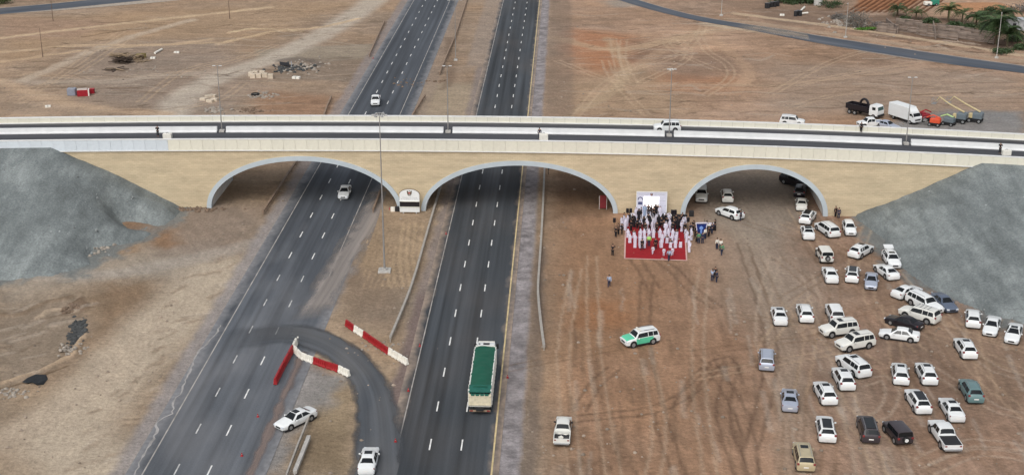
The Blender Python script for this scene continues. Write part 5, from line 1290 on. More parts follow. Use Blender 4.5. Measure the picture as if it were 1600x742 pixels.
chair_parts = [('seat', MB().bbox((0, 0, .44), (.46, .46, .08), .02).mesh('seat', M_robe)), ('backrest', MB().bbox((-.22, 0, .70), (.06, .46, .56), .02).mesh('backrest', M_robe)), ('skirt', MB().loft([[(-.24, -.24, .02), (.24, -.24, .02), (.24, .24, .02), (-.24, .24, .02)], [(-.225, -.225, .40), (.225, -.225, .40), (.225, .225, .40), (-.225, .225, .40)]]).mesh('skirt', M_robe))]
def chair(loc, rz, label):
    r = thing('chair', label, 'chair', loc, rz, 'white covered chairs on the carpet')
    for nm, me in chair_parts: link(nm, me, r)
ORD = ['first', 'second', 'third', 'fourth', 'fifth', 'sixth', 'seventh', 'eighth', 'ninth', 'tenth', 'eleventh', 'twelfth', 'thirteenth', 'fourteenth', 'fifteenth', 'sixteenth', 'seventeenth', 'eighteenth', 'nineteenth', 'twentieth']
rows = [(371, [981, 990.5, 1000.5, 1006.5, 1013.7, 1020.8, 1031, 1039, 1043.8, 1051, 1057], 'front'), (379, [984, 992, 1000, 1007, 1034.5, 1042, 1049, 1056], 'middle'), (386.5, [992, 1000.5, 1006.5, 1033, 1047.5, 1055, 1063], 'back')]
for y_, xs_, nm in rows:
    for i, x_ in enumerate(xs_):
        l = pp(x_, y_ + rnd.uniform(-.6, .6), .06); chair(l, F + rnd.uniform(-.1, .1), f'white covered chair, {ORD[i]} from the left in the {nm} row on the red carpet')
        if nm == 'back' and x_ in (1063, 992): continue
        st_ = 'robe' if (i * 7 + int(y_)) % 9 else 'suit'
        person((l[0], l[1], .06), F + rnd.uniform(-.2, .2), st_, (f'man in white robe and headscarf on the {ORD[i]} chair from left in the {nm} row' if st_ == 'robe' else f'man in black suit on the {ORD[i]} chair from left in the {nm} row'), 'seated audience on the red carpet', 'sit', rnd.uniform(.97, 1.05))
stand = [(1006, 356, 'abaya'), (1010.5, 360, 'robe'), (1016, 357, 'abaya'), (1019, 361, 'robe'), (1022.5, 359, 'robe'), (1029, 353, 'abaya'), (1042, 357, 'suit'), (1046.5, 362, 'robe'), (1053, 360, 'suit'), (1058, 359, 'abaya'), (1061.5, 356, 'abaya'), (1065, 362, 'robe'), (983, 350, 'suit'), (988, 352, 'suit'), (977, 360, 'robe'), (974.5, 355, 'robe'), (1037, 361, 'suit'), (1026, 364, 'suit'), (1000, 362, 'suit'), (991, 355, 'abaya'), (995.5, 358, 'suit'), (1013, 352, 'suit'), (1024.5, 352, 'robe'), (1033, 357, 'suit'), (1035.5, 352, 'abaya'), (1040, 351, 'suit'), (1045, 351, 'robe'), (1049, 355, 'abaya'), (1056, 352, 'suit'), (1064, 353, 'suit'), (1067.5, 358, 'robe'), (1051, 363.5, 'suit'), (1008, 365, 'suit'), (1040, 365, 'robe'), (986, 362, 'suit'), (980, 354, 'robe')]
cnt = {}
for x_, y_, s_ in sorted(stand):
    cnt[s_] = cnt.get(s_, -1) + 1
    lab = ORD[cnt[s_]] + ' from the left, ' + {'robe': 'man in white robe standing between the stage and the seated rows', 'abaya': 'person in long black robe standing before the stage', 'suit': 'person in dark clothes standing before the stage'}[s_]
    person(pp(x_, y_, .06), rnd.choice([R(90), R(60), R(130), R(-60), R(-120)]), s_, lab, 'people standing before the stage', 'stand', rnd.uniform(.98, 1.06))
for x_, y_, s_ in ((1013, 337, 'suit'), (1017.5, 338, 'suit'), (1021, 341, 'suit'), (1024, 337, 'abaya'), (1027.5, 337, 'suit'), (1031, 339, 'robe'), (998, 344, 'abaya'), (1001.5, 341, 'suit'), (994, 341, 'robe'), (1007, 337, 'greyrobe')):
    cnt['s' + s_] = cnt.get('s' + s_, -1) + 1
    lab = (ORD[cnt['s' + s_]] + ' ' if s_ != 'greyrobe' else '') + {'robe': 'man in white robe on the stage at the edge of the screen', 'abaya': 'person in black robe on the stage', 'suit': 'person in dark suit on the stage before the bright screen', 'greyrobe': 'man in pale blue robe on the stage'}[s_]
    x, y = G(x_, y_, .66); person((x, y, .66), rnd.choice([R(-90), R(-70), R(-110), R(0)]), s_, lab, 'people on the stage', 'stand', rnd.uniform(1.0, 1.06))
who = [(957, 400, 'suit', 'film', 'person in black filming alone left of the carpet', 60), (951.5, 449, 'blue', 'walk', 'person in pale blue shirt walking in the open dirt left of the carpet', 80), (1120, 390, 'shirt', 'stand', 'left of two men in white shirts and dark trousers standing right of the carpet', 120), (1125.5, 392, 'shirt', 'stand', 'right of two men in white shirts and dark trousers standing right of the carpet', 100), (1127.5, 399, 'green', 'walk', 'person in green shirt behind the two men in white shirts', 100),
       (1112.5, 440, 'blue', 'film', 'person in grey shirt at the left of the huddle on the open dirt', 70), (1117, 436, 'suit', 'stand', 'person in black at the back of the huddle on the open dirt', -90), (1119.5, 442, 'navy', 'stand', 'person in navy at the right of the huddle on the open dirt', 150),
       (1305, 340, 'suit', 'stand', 'person in black by the wall at the right end of the right arch', -60), (1310, 342, 'navy', 'stand', 'person in dark top and grey trousers by the wall right of the arch', -120), (1153.5, 343, 'suit', 'stand', 'person in black at the tail of the sideways white SUV', 200), (1157, 346, 'navy', 'stand', 'person in navy next to the tail of the sideways white SUV', 170),
       (1019.8, 398, 'whiteall', 'walk', 'child in white standing alone behind the rows on the carpet', 90), (1037, 401, 'whiteall', 'stand', 'small child in white on the back of the carpet', 80), (1050.5, 400, 'whiteall', 'stand', 'child in white kneeling behind the last row on the carpet', 90), (1045, 408, 'blue', 'walk', 'person in pale clothes stepping over the lower edge of the carpet', 95), (1013.7, 386, 'hiviz', 'stand', 'person in lime green vest crouched among the seated rows', 90), (1024, 391, 'suit', 'stand', 'man in black at the rear of the carpet aisle', 90), (1003, 392, 'suit', 'walk', 'person in black among the rear chairs on the left', 60),
       (1070.5, 374, 'whiteall', 'stand', 'man in white at the right corner of the seated rows', 150), (1073, 379, 'robe', 'stand', 'man in white robe at the right edge of the carpet', 110), (1076.5, 394, 'robe', 'walk', 'man in white robe walking off the right side of the carpet', 60), (1080, 375, 'robe', 'stand', 'man in white robe beside the blue display board', 20), (1069.5, 366, 'suit', 'stand', 'man in dark jacket at the right front of the audience', 120), (1086, 370, 'suit', 'film', 'person in black at the left foot of the blue display board', 60), (1091.5, 381, 'green', 'stand', 'person in green shirt below the blue display board', 90), (1097.5, 381, 'navy', 'stand', 'person in navy below the blue display board', 100), (1101.5, 374, 'shirt', 'stand', 'person in white shirt and dark trousers right of the blue display board', 130), (1116.5, 361, 'suit', 'stand', 'person in black with white collar at the control desk', 150),
       (966, 367, 'suit', 'film', 'left person in black and white at the left edge of the carpet', 30), (971.5, 367, 'suit', 'stand', 'right person in black and white at the left edge of the carpet', 10)]
for x_, y_, s_, po, lab, d in who:
    small = .72 if 'child' in lab else 1.0; lo = pp(x_, y_); settle(lo[0], lo[1], .8); person((lo[0], lo[1], max(gz(lo[0], lo[1]), .05 if 976 < x_ < 1073 and 350 < y_ < 407 else -1)), R(d), s_, lab, 'bystanders around the carpet', po, small * 1.04)
q = random.Random(77)
for i, (px, py) in enumerate(((1066, 349), (1070, 356), (1078, 366), (1083, 362), (1088, 379), (1103, 363), (1107, 371), (962, 371), (975, 349), (971, 358), (1076, 384), (1112, 366))):
    st_ = ['suit', 'robe', 'navy', 'suit', 'suit', 'navy', 'suit', 'suit', 'suit', 'robe', 'whiteall', 'navy'][i]
    lab = {'suit': 'person in black', 'robe': 'man in white robe', 'navy': 'person in navy', 'whiteall': 'person in white'}[st_] + [' by the loudspeakers right of the stage', ' beside the front right corner of the carpet', ' between the carpet and the blue display board', ' at the left side of the blue display board', ' below the left foot of the blue display board', ' in front of the control desk', ' standing below the control desk', ' near the far left loudspeaker tripod', ' by the loudspeaker pair left of the stage', ' at the front left corner of the carpet', ' off the right edge of the carpet', ' at the right end of the control desk'][i]
    person(pp(px, py), q.uniform(0, 6.28), st_, lab, 'bystanders around the carpet', q.choice(['stand', 'walk', 'film']), q.uniform(.98, 1.04))
# people and white boxes on the deck
def deckpt(px, py, dz=0):
    z = 11.2
    for _ in range(4):
        x, y = G(px, py, z + dz); u = (x - B0[0]) * AV[0] + (y - B0[1]) * AV[1]; z = ztop(u) - 1.04
    return (x, y, z)
for px, py, s_, po, lab, d, boxw in ((247, 213.5, 'suit', 'film', 'person in black with a camera on the bridge beside a white block, left part', -90, (262, 216, 1.5)), (843, 217, 'navy', 'stand', 'dark figure on the bridge beside the tall white block', -90, (849.5, 219, 1.5)), (1562, 240, 'suit', 'film', 'person in black and grey by a white block at the right end of the bridge', -100, (1572, 242, 1.5)), (1345, 207.5, 'suit', 'stand', 'person in black leaning at the far parapet of the bridge before the pickup', 60, None)):
    x, y, z = deckpt(px, py); person((x, y, z), R(d), s_, lab, 'people on the bridge', po, 1.0)
    if boxw:
        x, y, z = deckpt(boxw[0], boxw[1]); tall = 1.15 if px == 843 else .85
        r = thing('concrete_block', {247: 'white block on the bridge deck beside the left photographer', 843: 'tall white block on the bridge deck above the middle arch', 1562: 'white block on the bridge deck at its right end'}[px], 'block', (x, y, z), BA, 'white blocks on the bridge deck')
        part('block', MB().bbox((0, 0, tall / 2), (boxw[2], .8, tall), .06), M_wplast, r); part('lifting_loop', MB().tube([(-.2, 0, tall), (-.1, 0, tall + .12), (.1, 0, tall + .12), (.2, 0, tall)], .03, 5), M_trim, r)
# loudspeakers, desk, display, truss, banner
def speaker(px, py, label, h=1.9):
    x, y, z = pp(px, py); r = thing('loudspeaker', label, 'speaker', (x, y, z), F, 'loudspeakers around the stage')
    part('cabinet', MB().bbox((0, 0, h), (.42, .45, .72), .04), M_trim, r); part('pole', MB().tube([(0, 0, .3), (0, 0, h - .3)], .03, 5), M_trim, r)
    part('grille', MB().box((-.215, 0, h), (.02, .36, .6)), M_black, r)
    for k in range(3): part('leg', MB().tube([(0, 0, .75), (.45 * math.cos(k * 2.1), .45 * math.sin(k * 2.1), .02)], .02, 4), M_trim, r)
speaker(959.5, 361, 'black loudspeaker on a tripod at the far left of the carpet'); speaker(980, 346, 'left black loudspeaker of the pair left of the stage'); speaker(985, 346, 'right black loudspeaker of the pair left of the stage'); speaker(1050, 348, 'left black loudspeaker of the pair right of the stage'); speaker(1054.5, 348, 'right black loudspeaker of the pair right of the stage'); speaker(1074.5, 360, 'black loudspeaker on a tripod at the far right of the carpet')
x, y, z = pp(1056, 338); r = thing('cable_cover', 'long black cable tray along the foot of the wall right of the stage', 'cable tray', (x, y, z), BA); part('tray', MB().bbox((-.3, 0, .18), (4.4, .3, .3), .05), M_trim, r); part('case', MB().bbox((2.6, .1, .5), (.8, .6, .95), .05), M_trim, r)
x, y, z = pp(1095, 373); r = thing('display_board', 'tall blue display board in a tapering white frame right of the carpet', 'display board', (x, y, z), R(4)); r.scale = (.8, .8, .95)
part('panel', MB().loft([[(-.75, -.05, .7), (.75, -.05, .7), (.75, .05, .7), (-.75, .05, .7)], [(-1.05, -.05, 2.7), (1.05, -.05, 2.7), (1.05, .05, 2.7), (-1.05, .05, 2.7)]]), mat('display_blue', (.010, .026, .15), .4, .3, 2), r)
for sg in (1, -1): part('frame_bar', MB().tube([(sg * .6, -.1, 0), (sg * 1.15, -.1, 2.9)], .09, 6), M_robe, r)
part('top_bar', MB().box((0, -.1, 2.88), (2.2, .16, .16)), M_robe, r); part('printed_figure', MB().ell((0, -.07, 1.95), (.4, .05, .35)).ell((0, -.07, 1.3), (.22, .05, .4)), mat('print_light_blue', (.16, .28, .62), .5, .2, 3), r)
for sg in (1, -1): part('flag_pole', MB().tube([(sg * 1.2 - .1, .1, 0), (sg * 1.3 - .1, .1, 3.3)], .06, 5), M_darkwood, r)
x, y, z = pp(1109, 359); r = thing('control_desk', 'black skirted control desk with white monitors right of the blue display board', 'desk', (x, y, z), R(-6))
part('table', MB().bbox((0, 0, .4), (2.0, .9, .8), .03), M_abaya, r)
for k in range(3): part('monitor', MB().box((-.6 + k * .6, .1, 1.02), (.5, .06, .36), R(8)), M_robe, r)
part('mixer', MB().bbox((0, -.22, .85), (1.4, .4, .1), .02), M_wplast, r)
for sg in (1, -1): part('canopy_post', MB().tube([(sg * .95, .4, 0), (sg * .95, .4, 1.7)], .035, 5), M_trim, r)
x, y, z = pp(942, 327); r = thing('red_banner', 'dark red banner board standing inside the middle arch against its right pier', 'banner', (x, y, z), R(-5))
part('panel', MB().box((0, 0, 1.35), (1.1, .1, 2.3)), mat('maroon_print', (.16, .015, .02), .6, .15, 2), r); part('post', MB().box((.62, 0, 1.2), (.1, .12, 2.4)).box((-.62, 0, 1.2), (.1, .12, 2.4)), M_conc, r)
x, y, z = pp(857, 272); r = thing('marker_post', 'small dark marker post beside the guard rail under the middle arch', 'post', (x, y, z)); part('post', MB().box((0, 0, .6), (.1, .1, 1.2)), M_trim, r); part('plate', MB().box((0, -.06, 1.1), (.35, .04, .4)), M_trim, r)
x, y, z = pp(466, 538); r = thing('marker_post', 'small grey marker post at the tip of the lower barrier rows', 'post', (x, y, z + .02)); part('post', MB().box((0, 0, .5), (.1, .1, 1.0)), M_pole, r); part('cap', MB().cyl((0, 0, 1.05), .12, .16), M_wplast, r)

# ------------------------------------------------------------------ building stuff lying in the far left land
def blocks(px, label, d=(1.25, 1.1, 1.0), group='pale concrete blocks behind the bridge', tilt=.1):
    me = MB().bbox((0, 0, d[2] / 2), d, .05).mesh('concrete_block', M_block)
    for (x_, y_, lv, lab) in px:
        x, y = G(x_, y_); z = settle(x, y, 1.5) + lv * d[2]; o = link('concrete_block', me, None, (x, y, z), rnd.uniform(-tilt, tilt)); tag(o, lab, 'concrete block', group)
blocks([(395, 122, 0, 'leftmost pale block in the front row of the block stack'), (404.5, 121.5, 0, 'second pale block of the front row of the block stack'), (414, 121, 0, 'third pale block of the front row of the block stack'), (423, 122.5, 0, 'rightmost pale block of the block stack'), (399, 118, 0, 'pale block in the back left of the block stack'), (410, 117.5, 0, 'pale block in the back middle of the block stack'), (392.5, 119.5, 0, 'pale block at the back left corner of the stack')], '')
blocks([(318, 157, 0, 'pale slab at the left of the small block heap beside the track'), (328, 160, 0, 'pale slab at the front of the small block heap'), (326, 153, 0, 'pale slab in the middle of the small block heap'), (333, 152, 0, 'pale slab at the back right of the small block heap'), (335, 158, 0, 'pale slab at the right of the small block heap')], '', (1.5, 1.0, .55), 'pale slabs in a small heap beside the track', .5)
def planks(px, py, n, label, spread=2.0, m=M_wood, L=(1.8, 3.6), h=.9, rz=0.0):
    x, y = G(px, py); z = gz(x, y); r = thing('timber_pile', label, 'timber pile', (x, y, z), rz, 'timber piles in the far left land')
    me = MB().box((0, 0, 0), (2.6, .26, .09)).mesh('plank', m); top = MB().box((0, 0, 0), (2.6, .26, .09)).mesh('plank', M_wood)
    for k in range(n):
        o = link('plank', me if k < n * .75 else top, r, (rnd.uniform(-spread, spread), rnd.uniform(-1.1, 1.1), .08 + h * k / n), rnd.choice([0, .3, 1.4, -.4, .9]) + rnd.uniform(-.2, .2)); o.rotation_euler[1] = rnd.uniform(-.12, .12); o.scale = (rnd.uniform(.7, 1.4), rnd.uniform(.9, 1.8), 1.5)
    return r
planks(189, 99, 40, 'tallest dark timber pile with boards across its top', 1.7, M_darkwood, h=2.3); planks(205, 93, 30, 'timber pile joining the tallest pile and the yellowish crates', 2.4, h=1.2); planks(182, 110, 10, 'low scatter of dark boards in front of the tallest pile', 2.2, M_darkwood, h=.25); planks(224, 97, 8, 'thin pale boards lying under the yellowish crates', 2.0, h=.2)
def pallet(px, py, label, m):
    x, y = G(px, py); r = thing('crate', label, 'crate', (x, y, gz(x, y)), rnd.uniform(-.2, .2), 'crates by the timber piles')
    me = MB().box((0, 0, 0), (.09, 1.0, .12)).mesh('slat', m); me2 = MB().box((0, 0, 0), (1.2, .09, 1.1)).mesh('side', m)
    for k in range(6): link('slat', me, r, (-.5 + k * .2, 0, 1.16))
    for sg in (1, -1): link('side', me2, r, (0, sg * .5, .56))
pallet(217, 92, 'left yellowish slatted crate at the end of the timber piles', mat('yellow_timber', (.30, .24, .10), .8, .3, 3)); pallet(224, 91, 'right yellowish slatted crate at the end of the timber piles', MATS['yellow_timber'])
def pipe(px0, px1, label, r_=.28, m=M_wplast):
    (x0, y0), (x1, y1) = G(*px0), G(*px1); r = thing('pipe', label, 'pipe', (x0, y0, gz(x0, y0)), 0, 'pipes lying on the ground')
    part('tube', MB().tube([(0, 0, r_), (x1 - x0, y1 - y0, r_)], r_, 9), m, r)
pipe((242, 85), (253, 79), 'pale pipe lying beyond the timber piles'); pipe((1247, 24), (1262, 22), 'pale pipe lying beside the black drums in the garden'); pipe((1248, 22), (1257, 13), 'pale pipe slanting up behind the black drums')
def slab(px, py, d, label, name='slab', m=M_wplast, cat='slab'):
    x, y = G(px, py); r = thing(name, label, cat, (x, y, gz(x, y)), rnd.uniform(-.4, .4)); part('body', MB().bbox((0, 0, d[2] / 2), d, .04), m, r); part('strap', MB().box((0, 0, d[2] / 2 + .005), (d[0] * .12, d[1] + .02, d[2] + .01)), M_conc, r)
slab(276, 83, (1.3, .9, .4), 'small white slab lying alone right of the pale pipe'); slab(239, 92, (1.2, .9, .4), 'small white slab between timber piles and pipe'); slab(463, 123, (1.8, 1.0, .5), 'white slab at the right of the dark rubble heap'); slab(75, 168, (1.2, .8, .4), 'small white slab lying alone on the far left tracks'); slab(1049, 110, (.9, .7, .4), 'small white slab on the far right scraped ground'); slab(1222, 25, (1.3, .8, .5), 'pale slab left of the black drums in the garden')
x, y = G(113, 149); r = thing('grey_tank', 'blue grey tank beside the red container at far left', 'tank', (x, y, settle(x, y, 2))); part('tank', MB().bbox((0, 0, .85), (1.9, 1.5, 1.6), .15), mat('tank_blue_grey', (.23, .25, .30), .5, .1, 2), r); part('lid', MB().cyl((0, 0, 1.7), .4, .1), M_pole, r)
x, y = G(131, 150); r = thing('red_container', 'red container with white top and stripe lying on the far left ground', 'container', (x, y, settle(x, y, 3)), R(12)); part('body', MB().bbox((0, 0, .75), (2.7, 1.5, 1.4), .06), mat('container_red', (.30, .012, .022), .5, .15, 2), r); part('lid', MB().bbox((-.2, 0, 1.52), (2.2, 1.4, .14), .04), mat('lid_pale', (.5, .42, .38), .6, .1, 2), r); part('white_stripe', MB().box((1.15, 0, .76), (.28, 1.53, 1.42)), M_wplast, r)
x, y = G(143, 146); r = thing('red_crate', 'small red crate right of the red container', 'crate', (x, y, settle(x, y, 2)), R(8)); part('body', MB().bbox((0, 0, .5), (1.4, 1.1, 1.0), .08), MATS['container_red'], r); part('lid', MB().box((0, 0, 1.02), (1.5, 1.2, .06)), M_red, r)
def rock_mb(n, spread, size, seed):
    q = random.Random(seed); b = MB()
    for k in range(n):
        c = (q.gauss(0, spread[0]), q.gauss(0, spread[1]), 0); s_ = size * q.uniform(.4, 1.3); rr = []
        for (zz, kk) in ((-.4, .7), (.1, 1), (.55, .75), (.8, .3)): rr.append([(c[0] + s_ * kk * q.uniform(.75, 1.2) * math.cos(t), c[1] + s_ * kk * q.uniform(.75, 1.2) * math.sin(t), c[2] + s_ * zz) for t in np.linspace(0, 2 * math.pi, 7)[:-1]])
        b.loft(rr)
    return b
M_rub = mat('dark_rubble', (.055, .058, .058), .9, .4, 1.5, bump=.5); M_rubl = mat('pale_rubble', (.30, .265, .225), .9, .3, 1.5, bump=.5); M_rubb = mat('brown_clods', (.17, .12, .085), .95, .3, 1.5, bump=.5)
def heap(px, py, n, spread, size, label, m, seed, rz=0.0, cat='rubble'):
    x, y = G(px, py); o = link('rubble_heap', rock_mb(n, spread, size, seed).mesh('rubble_heap', m), None, (x, y, gz(x, y)), rz); tag(o, label, cat, None, 'stuff')
heap(122, 512, 260, (.62, 2.3), .34, 'strip of dark grey rubble tipped on the rim of the pit at left', M_rub, 1, R(13)); heap(112, 545, 40, (1.2, .9), .24, 'pale clods below the dark rubble on the pit rim', M_rubl, 2); heap(117, 478, 60, (1.0, 1.0), .35, 'brown clods above the dark rubble on the pit rim', M_rubb, 3)
heap(455, 108, 90, (2.6, 2.2), .42, 'grey rubble heap left of the far left carriageway', M_rub, 4); heap(475, 105, 90, (3.2, 3), .38, 'pale rubble spread right of the dark heap', M_rubl, 5); heap(411, 149, 60, (1.6, 1.6), .34, 'pale rubble beside the old tyre behind the bridge', M_rubl, 6); heap(333, 174, 40, (1.3, 1.3), .4, 'grey rubble next to the bridge lamp at left', M_rubl, 7); heap(390, 174, 30, (1.6, 1.0), .4, 'rubble behind the parapet beside the dark hollow', M_rubb, 8); heap(195, 335, 50, (2.4, 1.0), .25, 'brown clods at the foot of the left gravel slope', M_rubb, 9); heap(310, 328, 60, (2.8, .6), .3, 'brown clods along the foot of the wall left of the left arch', M_rubb, 10); heap(158, 388, 30, (.6, 1.6), .3, 'pale stones at the toe of the left gravel slope', M_rubl, 11); heap(20, 615, 40, (1.6, .8), .26, 'pale clods below the black sheet', M_rubl, 12); heap(600, 545, 26, (2, 1.4), .2, 'small stones at the end of the median guard rail', M_rubl, 13)
heap(685, 128, 20, (1.2, 1.0), .3, 'small stones at the end of the far median rail', M_rubb, 14); heap(1320, 38, 80, (3, 5), .5, 'pale broken stones around the lamp by the garden', M_rubl, 15); heap(640, 130, 30, (2.2, 3.5), .3, 'clods on the far median edge', M_rubb, 16); heap(250, 112, 40, (10, 4), .22, 'scattered stones by the timber piles', M_rubl, 17)
# loose stones over the whole site
q = random.Random(21); b = MB()
for k in range(900):
    px, py = q.uniform(0, 1600), q.uniform(15, 742)
    x, y = G(px, py); qq_ = x * math.cos(HA) - y * math.sin(HA); uu = (x - B0[0]) * AV[0] + (y - B0[1]) * AV[1]
    if -48 < qq_ < -31 or -20 < qq_ < -4 or (y > 172 and (uu < -72 or uu > 52) and y < 262) : continue
    s_ = q.choice([.1, .12, .15, .2, .28]); z = gz(x, y); rr = []
    for (zz, kk) in ((-.3, .8), (.3, 1), (.75, .45)): rr.append([(x + s_ * kk * q.uniform(.7, 1.2) * math.cos(t), y + s_ * kk * q.uniform(.7, 1.2) * math.sin(t), z + s_ * zz) for t in np.linspace(0, 2 * math.pi, 6)[:-1]])
    b.loft(rr)
o = link('loose_stones', b.mesh('loose_stones', mat('loose_stone', (.26, .21, .165), .9, .5, .3))); tag(o, 'small stones scattered over the scraped earth', 'stones', None, 'stuff')
def boulder(px, py, s_, label, z, m=M_conc):
    x, y = G(px, py, z); o = link('boulder', rock_mb(1, (.01, .01), s_, int(px)).mesh('boulder', m), None, (x, y, z)); tag(o, label, 'boulder', 'pale boulders on the gravel slopes')
M_bould = mat('pale_boulder', (.52, .51, .48), .9, .15, 2)
for px, py, z, l in ((58, 258, 8.2, 'pale boulder high on the left gravel slope'), (78, 256, 8.3, 'pale boulder right of the highest one on the left slope'), (106, 313, 5.2, 'pale boulder halfway down the left gravel slope'), (185, 296, 3.5, 'pale boulder near the wall edge of the left slope')):
    boulder(px, py, .42, l, z, M_bould)
b = MB(); q = random.Random(33)
for k in range(330):
    if k % 2: u_, w_, zz, f_ = q.uniform(-135, -84), -q.uniform(0, 31), ztop(-110) - 1.25, (22, 33, -101, 1)
    else: u_, w_, zz, f_ = q.uniform(38, 90), -q.uniform(0, 44), ztop(60) - 1.25, (19.5, 46, 54.5, -1)
    rr_ = ((max(0, f_[3] * (u_ - f_[2])) / f_[0]) ** 2.25 + (-w_ / f_[1]) ** 2.25) ** (1 / 2.25)
    if rr_ > 1.1: continue
    x, y = BW(u_, w_); z = max(zz * (1 - rr_), gz(x, y)); s_ = q.choice([.1, .13, .17, .22]); rr = []
    for (z_, kk) in ((-.8, .9), (.3, 1), (.9, .45)): rr.append([(x + s_ * kk * q.uniform(.7, 1.2) * math.cos(t), y + s_ * kk * q.uniform(.7, 1.2) * math.sin(t), z + s_ * z_) for t in np.linspace(0, 2 * math.pi, 6)[:-1]])
    b.loft(rr)
o = link('loose_gravel', b.mesh('loose_gravel', mat('gravel_stone', (.22, .235, .235), .9, .6, .4))); tag(o, 'loose stones lying on the grey gravel slopes', 'stones', None, 'stuff')
# tyre and black sheet
x, y = G(399, 149); r = thing('old_tyre', 'large black tyre lying on the ground behind the bridge', 'tyre', (x, y, gz(x, y))); part('tyre', MB().tube([(.75 * math.cos(t), .75 * math.sin(t), .28) for t in np.linspace(0, 2 * math.pi, 15)], .26, 7), M_tyre, r); part('bead', MB().tube([(.52 * math.cos(t), .52 * math.sin(t), .3) for t in np.linspace(0, 2 * math.pi, 13)], .05, 5), M_pole, r)
pts = [(34, 598), (44, 592), (56, 587), (72, 586.5), (75, 592), (68, 601), (58, 602.5), (50, 599), (42, 601)]
c = np.mean([G(*p) for p in pts], 0); n = 24; P_ = np.array([G(*p) for p in pts]); ringw = []
mb = MB()
for k, sc_ in enumerate((1.0, .8, .5, .15)):
    ringw.append([(c[0] + (p[0] - c[0]) * sc_, c[1] + (p[1] - c[1]) * sc_, gz(p[0], p[1]) * .0 + .10 + .12 * math.sin(k * 2 + i)) for i, p in enumerate(P_)])
zz0 = max(gz(p[0], p[1]) for p in P_)
o = link('black_sheet', MB().loft([[(x, y, z + zz0) for x, y, z in rr] for rr in ringw]).mesh('black_sheet', mat('black_plastic_sheet', (.010, .011, .012), .45, .2, 2), 60)); tag(o, 'crumpled black plastic sheet lying on the ridge at lower left', 'plastic sheet')
x, y = G(445, 105); r = thing('dark_sheet', 'folded grey and black sheet on the rubble heap', 'plastic sheet', (x, y, gz(x, y))); part('sheet', MB().box((0, 0, .75), (2.4, 1.6, .08), .3, .3, .2), M_trim, r); part('board', MB().box((1.7, -.2, .7), (.12, 2.2, 1.2), .2), mat('sheet_grey', (.30, .32, .35), .6, .1, 2), r)

# ------------------------------------------------------------------ garden at the upper right: palms, bush, fences, drums
def frond_mesh(L, seed):
    q = random.Random(seed); b = MB(); n = 12; up = q.uniform(.55, .9)
    def P_(t): return Vector((L * t * (1 - .12 * t), 0, L * (up * t - (up + .35) * t * t)))
    b.tube([P_(i / n) for i in range(n + 1)], [.045 * (1 - .8 * i / n) for i in range(n + 1)], 4)
    for i in range(2, n * 3):
        t = i / (n * 3); p = P_(t); l = .75 * math.sin(math.pi * min(1, t * .92 + .08)) * L / 3.2 + .08
        for sg in (1, -1):
            tip = p + Vector((l * .55, sg * l * .8, -l * (.15 + .35 * q.random()))); w = Vector((.09, 0, 0))
            b.add([p - w * .5, p + w * .5, tip], [(0, 1, 2)])
    return b.mesh('frond', M_leaf)
FR = [frond_mesh(3.2, s_) for s_ in range(4)]; FRD = FR
def palm(px, py, h, label, n=26, size=1.0, m=None):
    x, y = G(px, py); r = thing('date_palm', label, 'palm tree', (x, y, gz(x, y)), rnd.uniform(0, 6), 'date palms in the garden')
    b = MB(); rr = []
    for i in range(9): rr.append([((.24 - .05 * i / 8 + (.04 if i % 2 else 0)) * math.cos(t), (.24 - .05 * i / 8 + (.04 if i % 2 else 0)) * math.sin(t), -.1 + (h + .1) * i / 8) for t in np.linspace(0, 2 * math.pi, 9)[:-1]])
    b.loft(rr); part('trunk', b, M_trunk, r)
    for k in range(n):
        f = link('frond', FR[k % 4], r, (0, 0, h)); f.rotation_euler = (rnd.uniform(-.2, .2), rnd.uniform(-.75, .35), k * 2.399); f.scale = (size * 1.3 * rnd.uniform(.8, 1.1),) * 3
        if m: setmat(f, m)
palm(1402, 25, 2.0, 'short bushy date palm at the left end of the palm row', 26, .95, M_leafd); palm(1431, 31, 1.8, 'date palm with sparse fronds left of the gap in the palm row', 18, .95); palm(1481, 33, 3.0, 'tallest feathery date palm before the orange field', 26, 1.1); palm(1503, 36, 2.6, 'narrow date palm between the feathery palm and the dark palm', 16, .95); palm(1525, 40, 2.2, 'dark dense date palm left of the big thicket', 30, 1.1, M_leafd); palm(1555, 70, 5.2, 'big date palm with drooping fronds behind the right lamp', 40, 1.45, M_leafd); palm(1573, 74, 3.2, 'dense low date palm right of the big one', 34, 1.4, M_leafd); palm(1566, 48, 4.5, 'date palm behind the big one beside the grey shed', 26, 1.3, M_leafd)
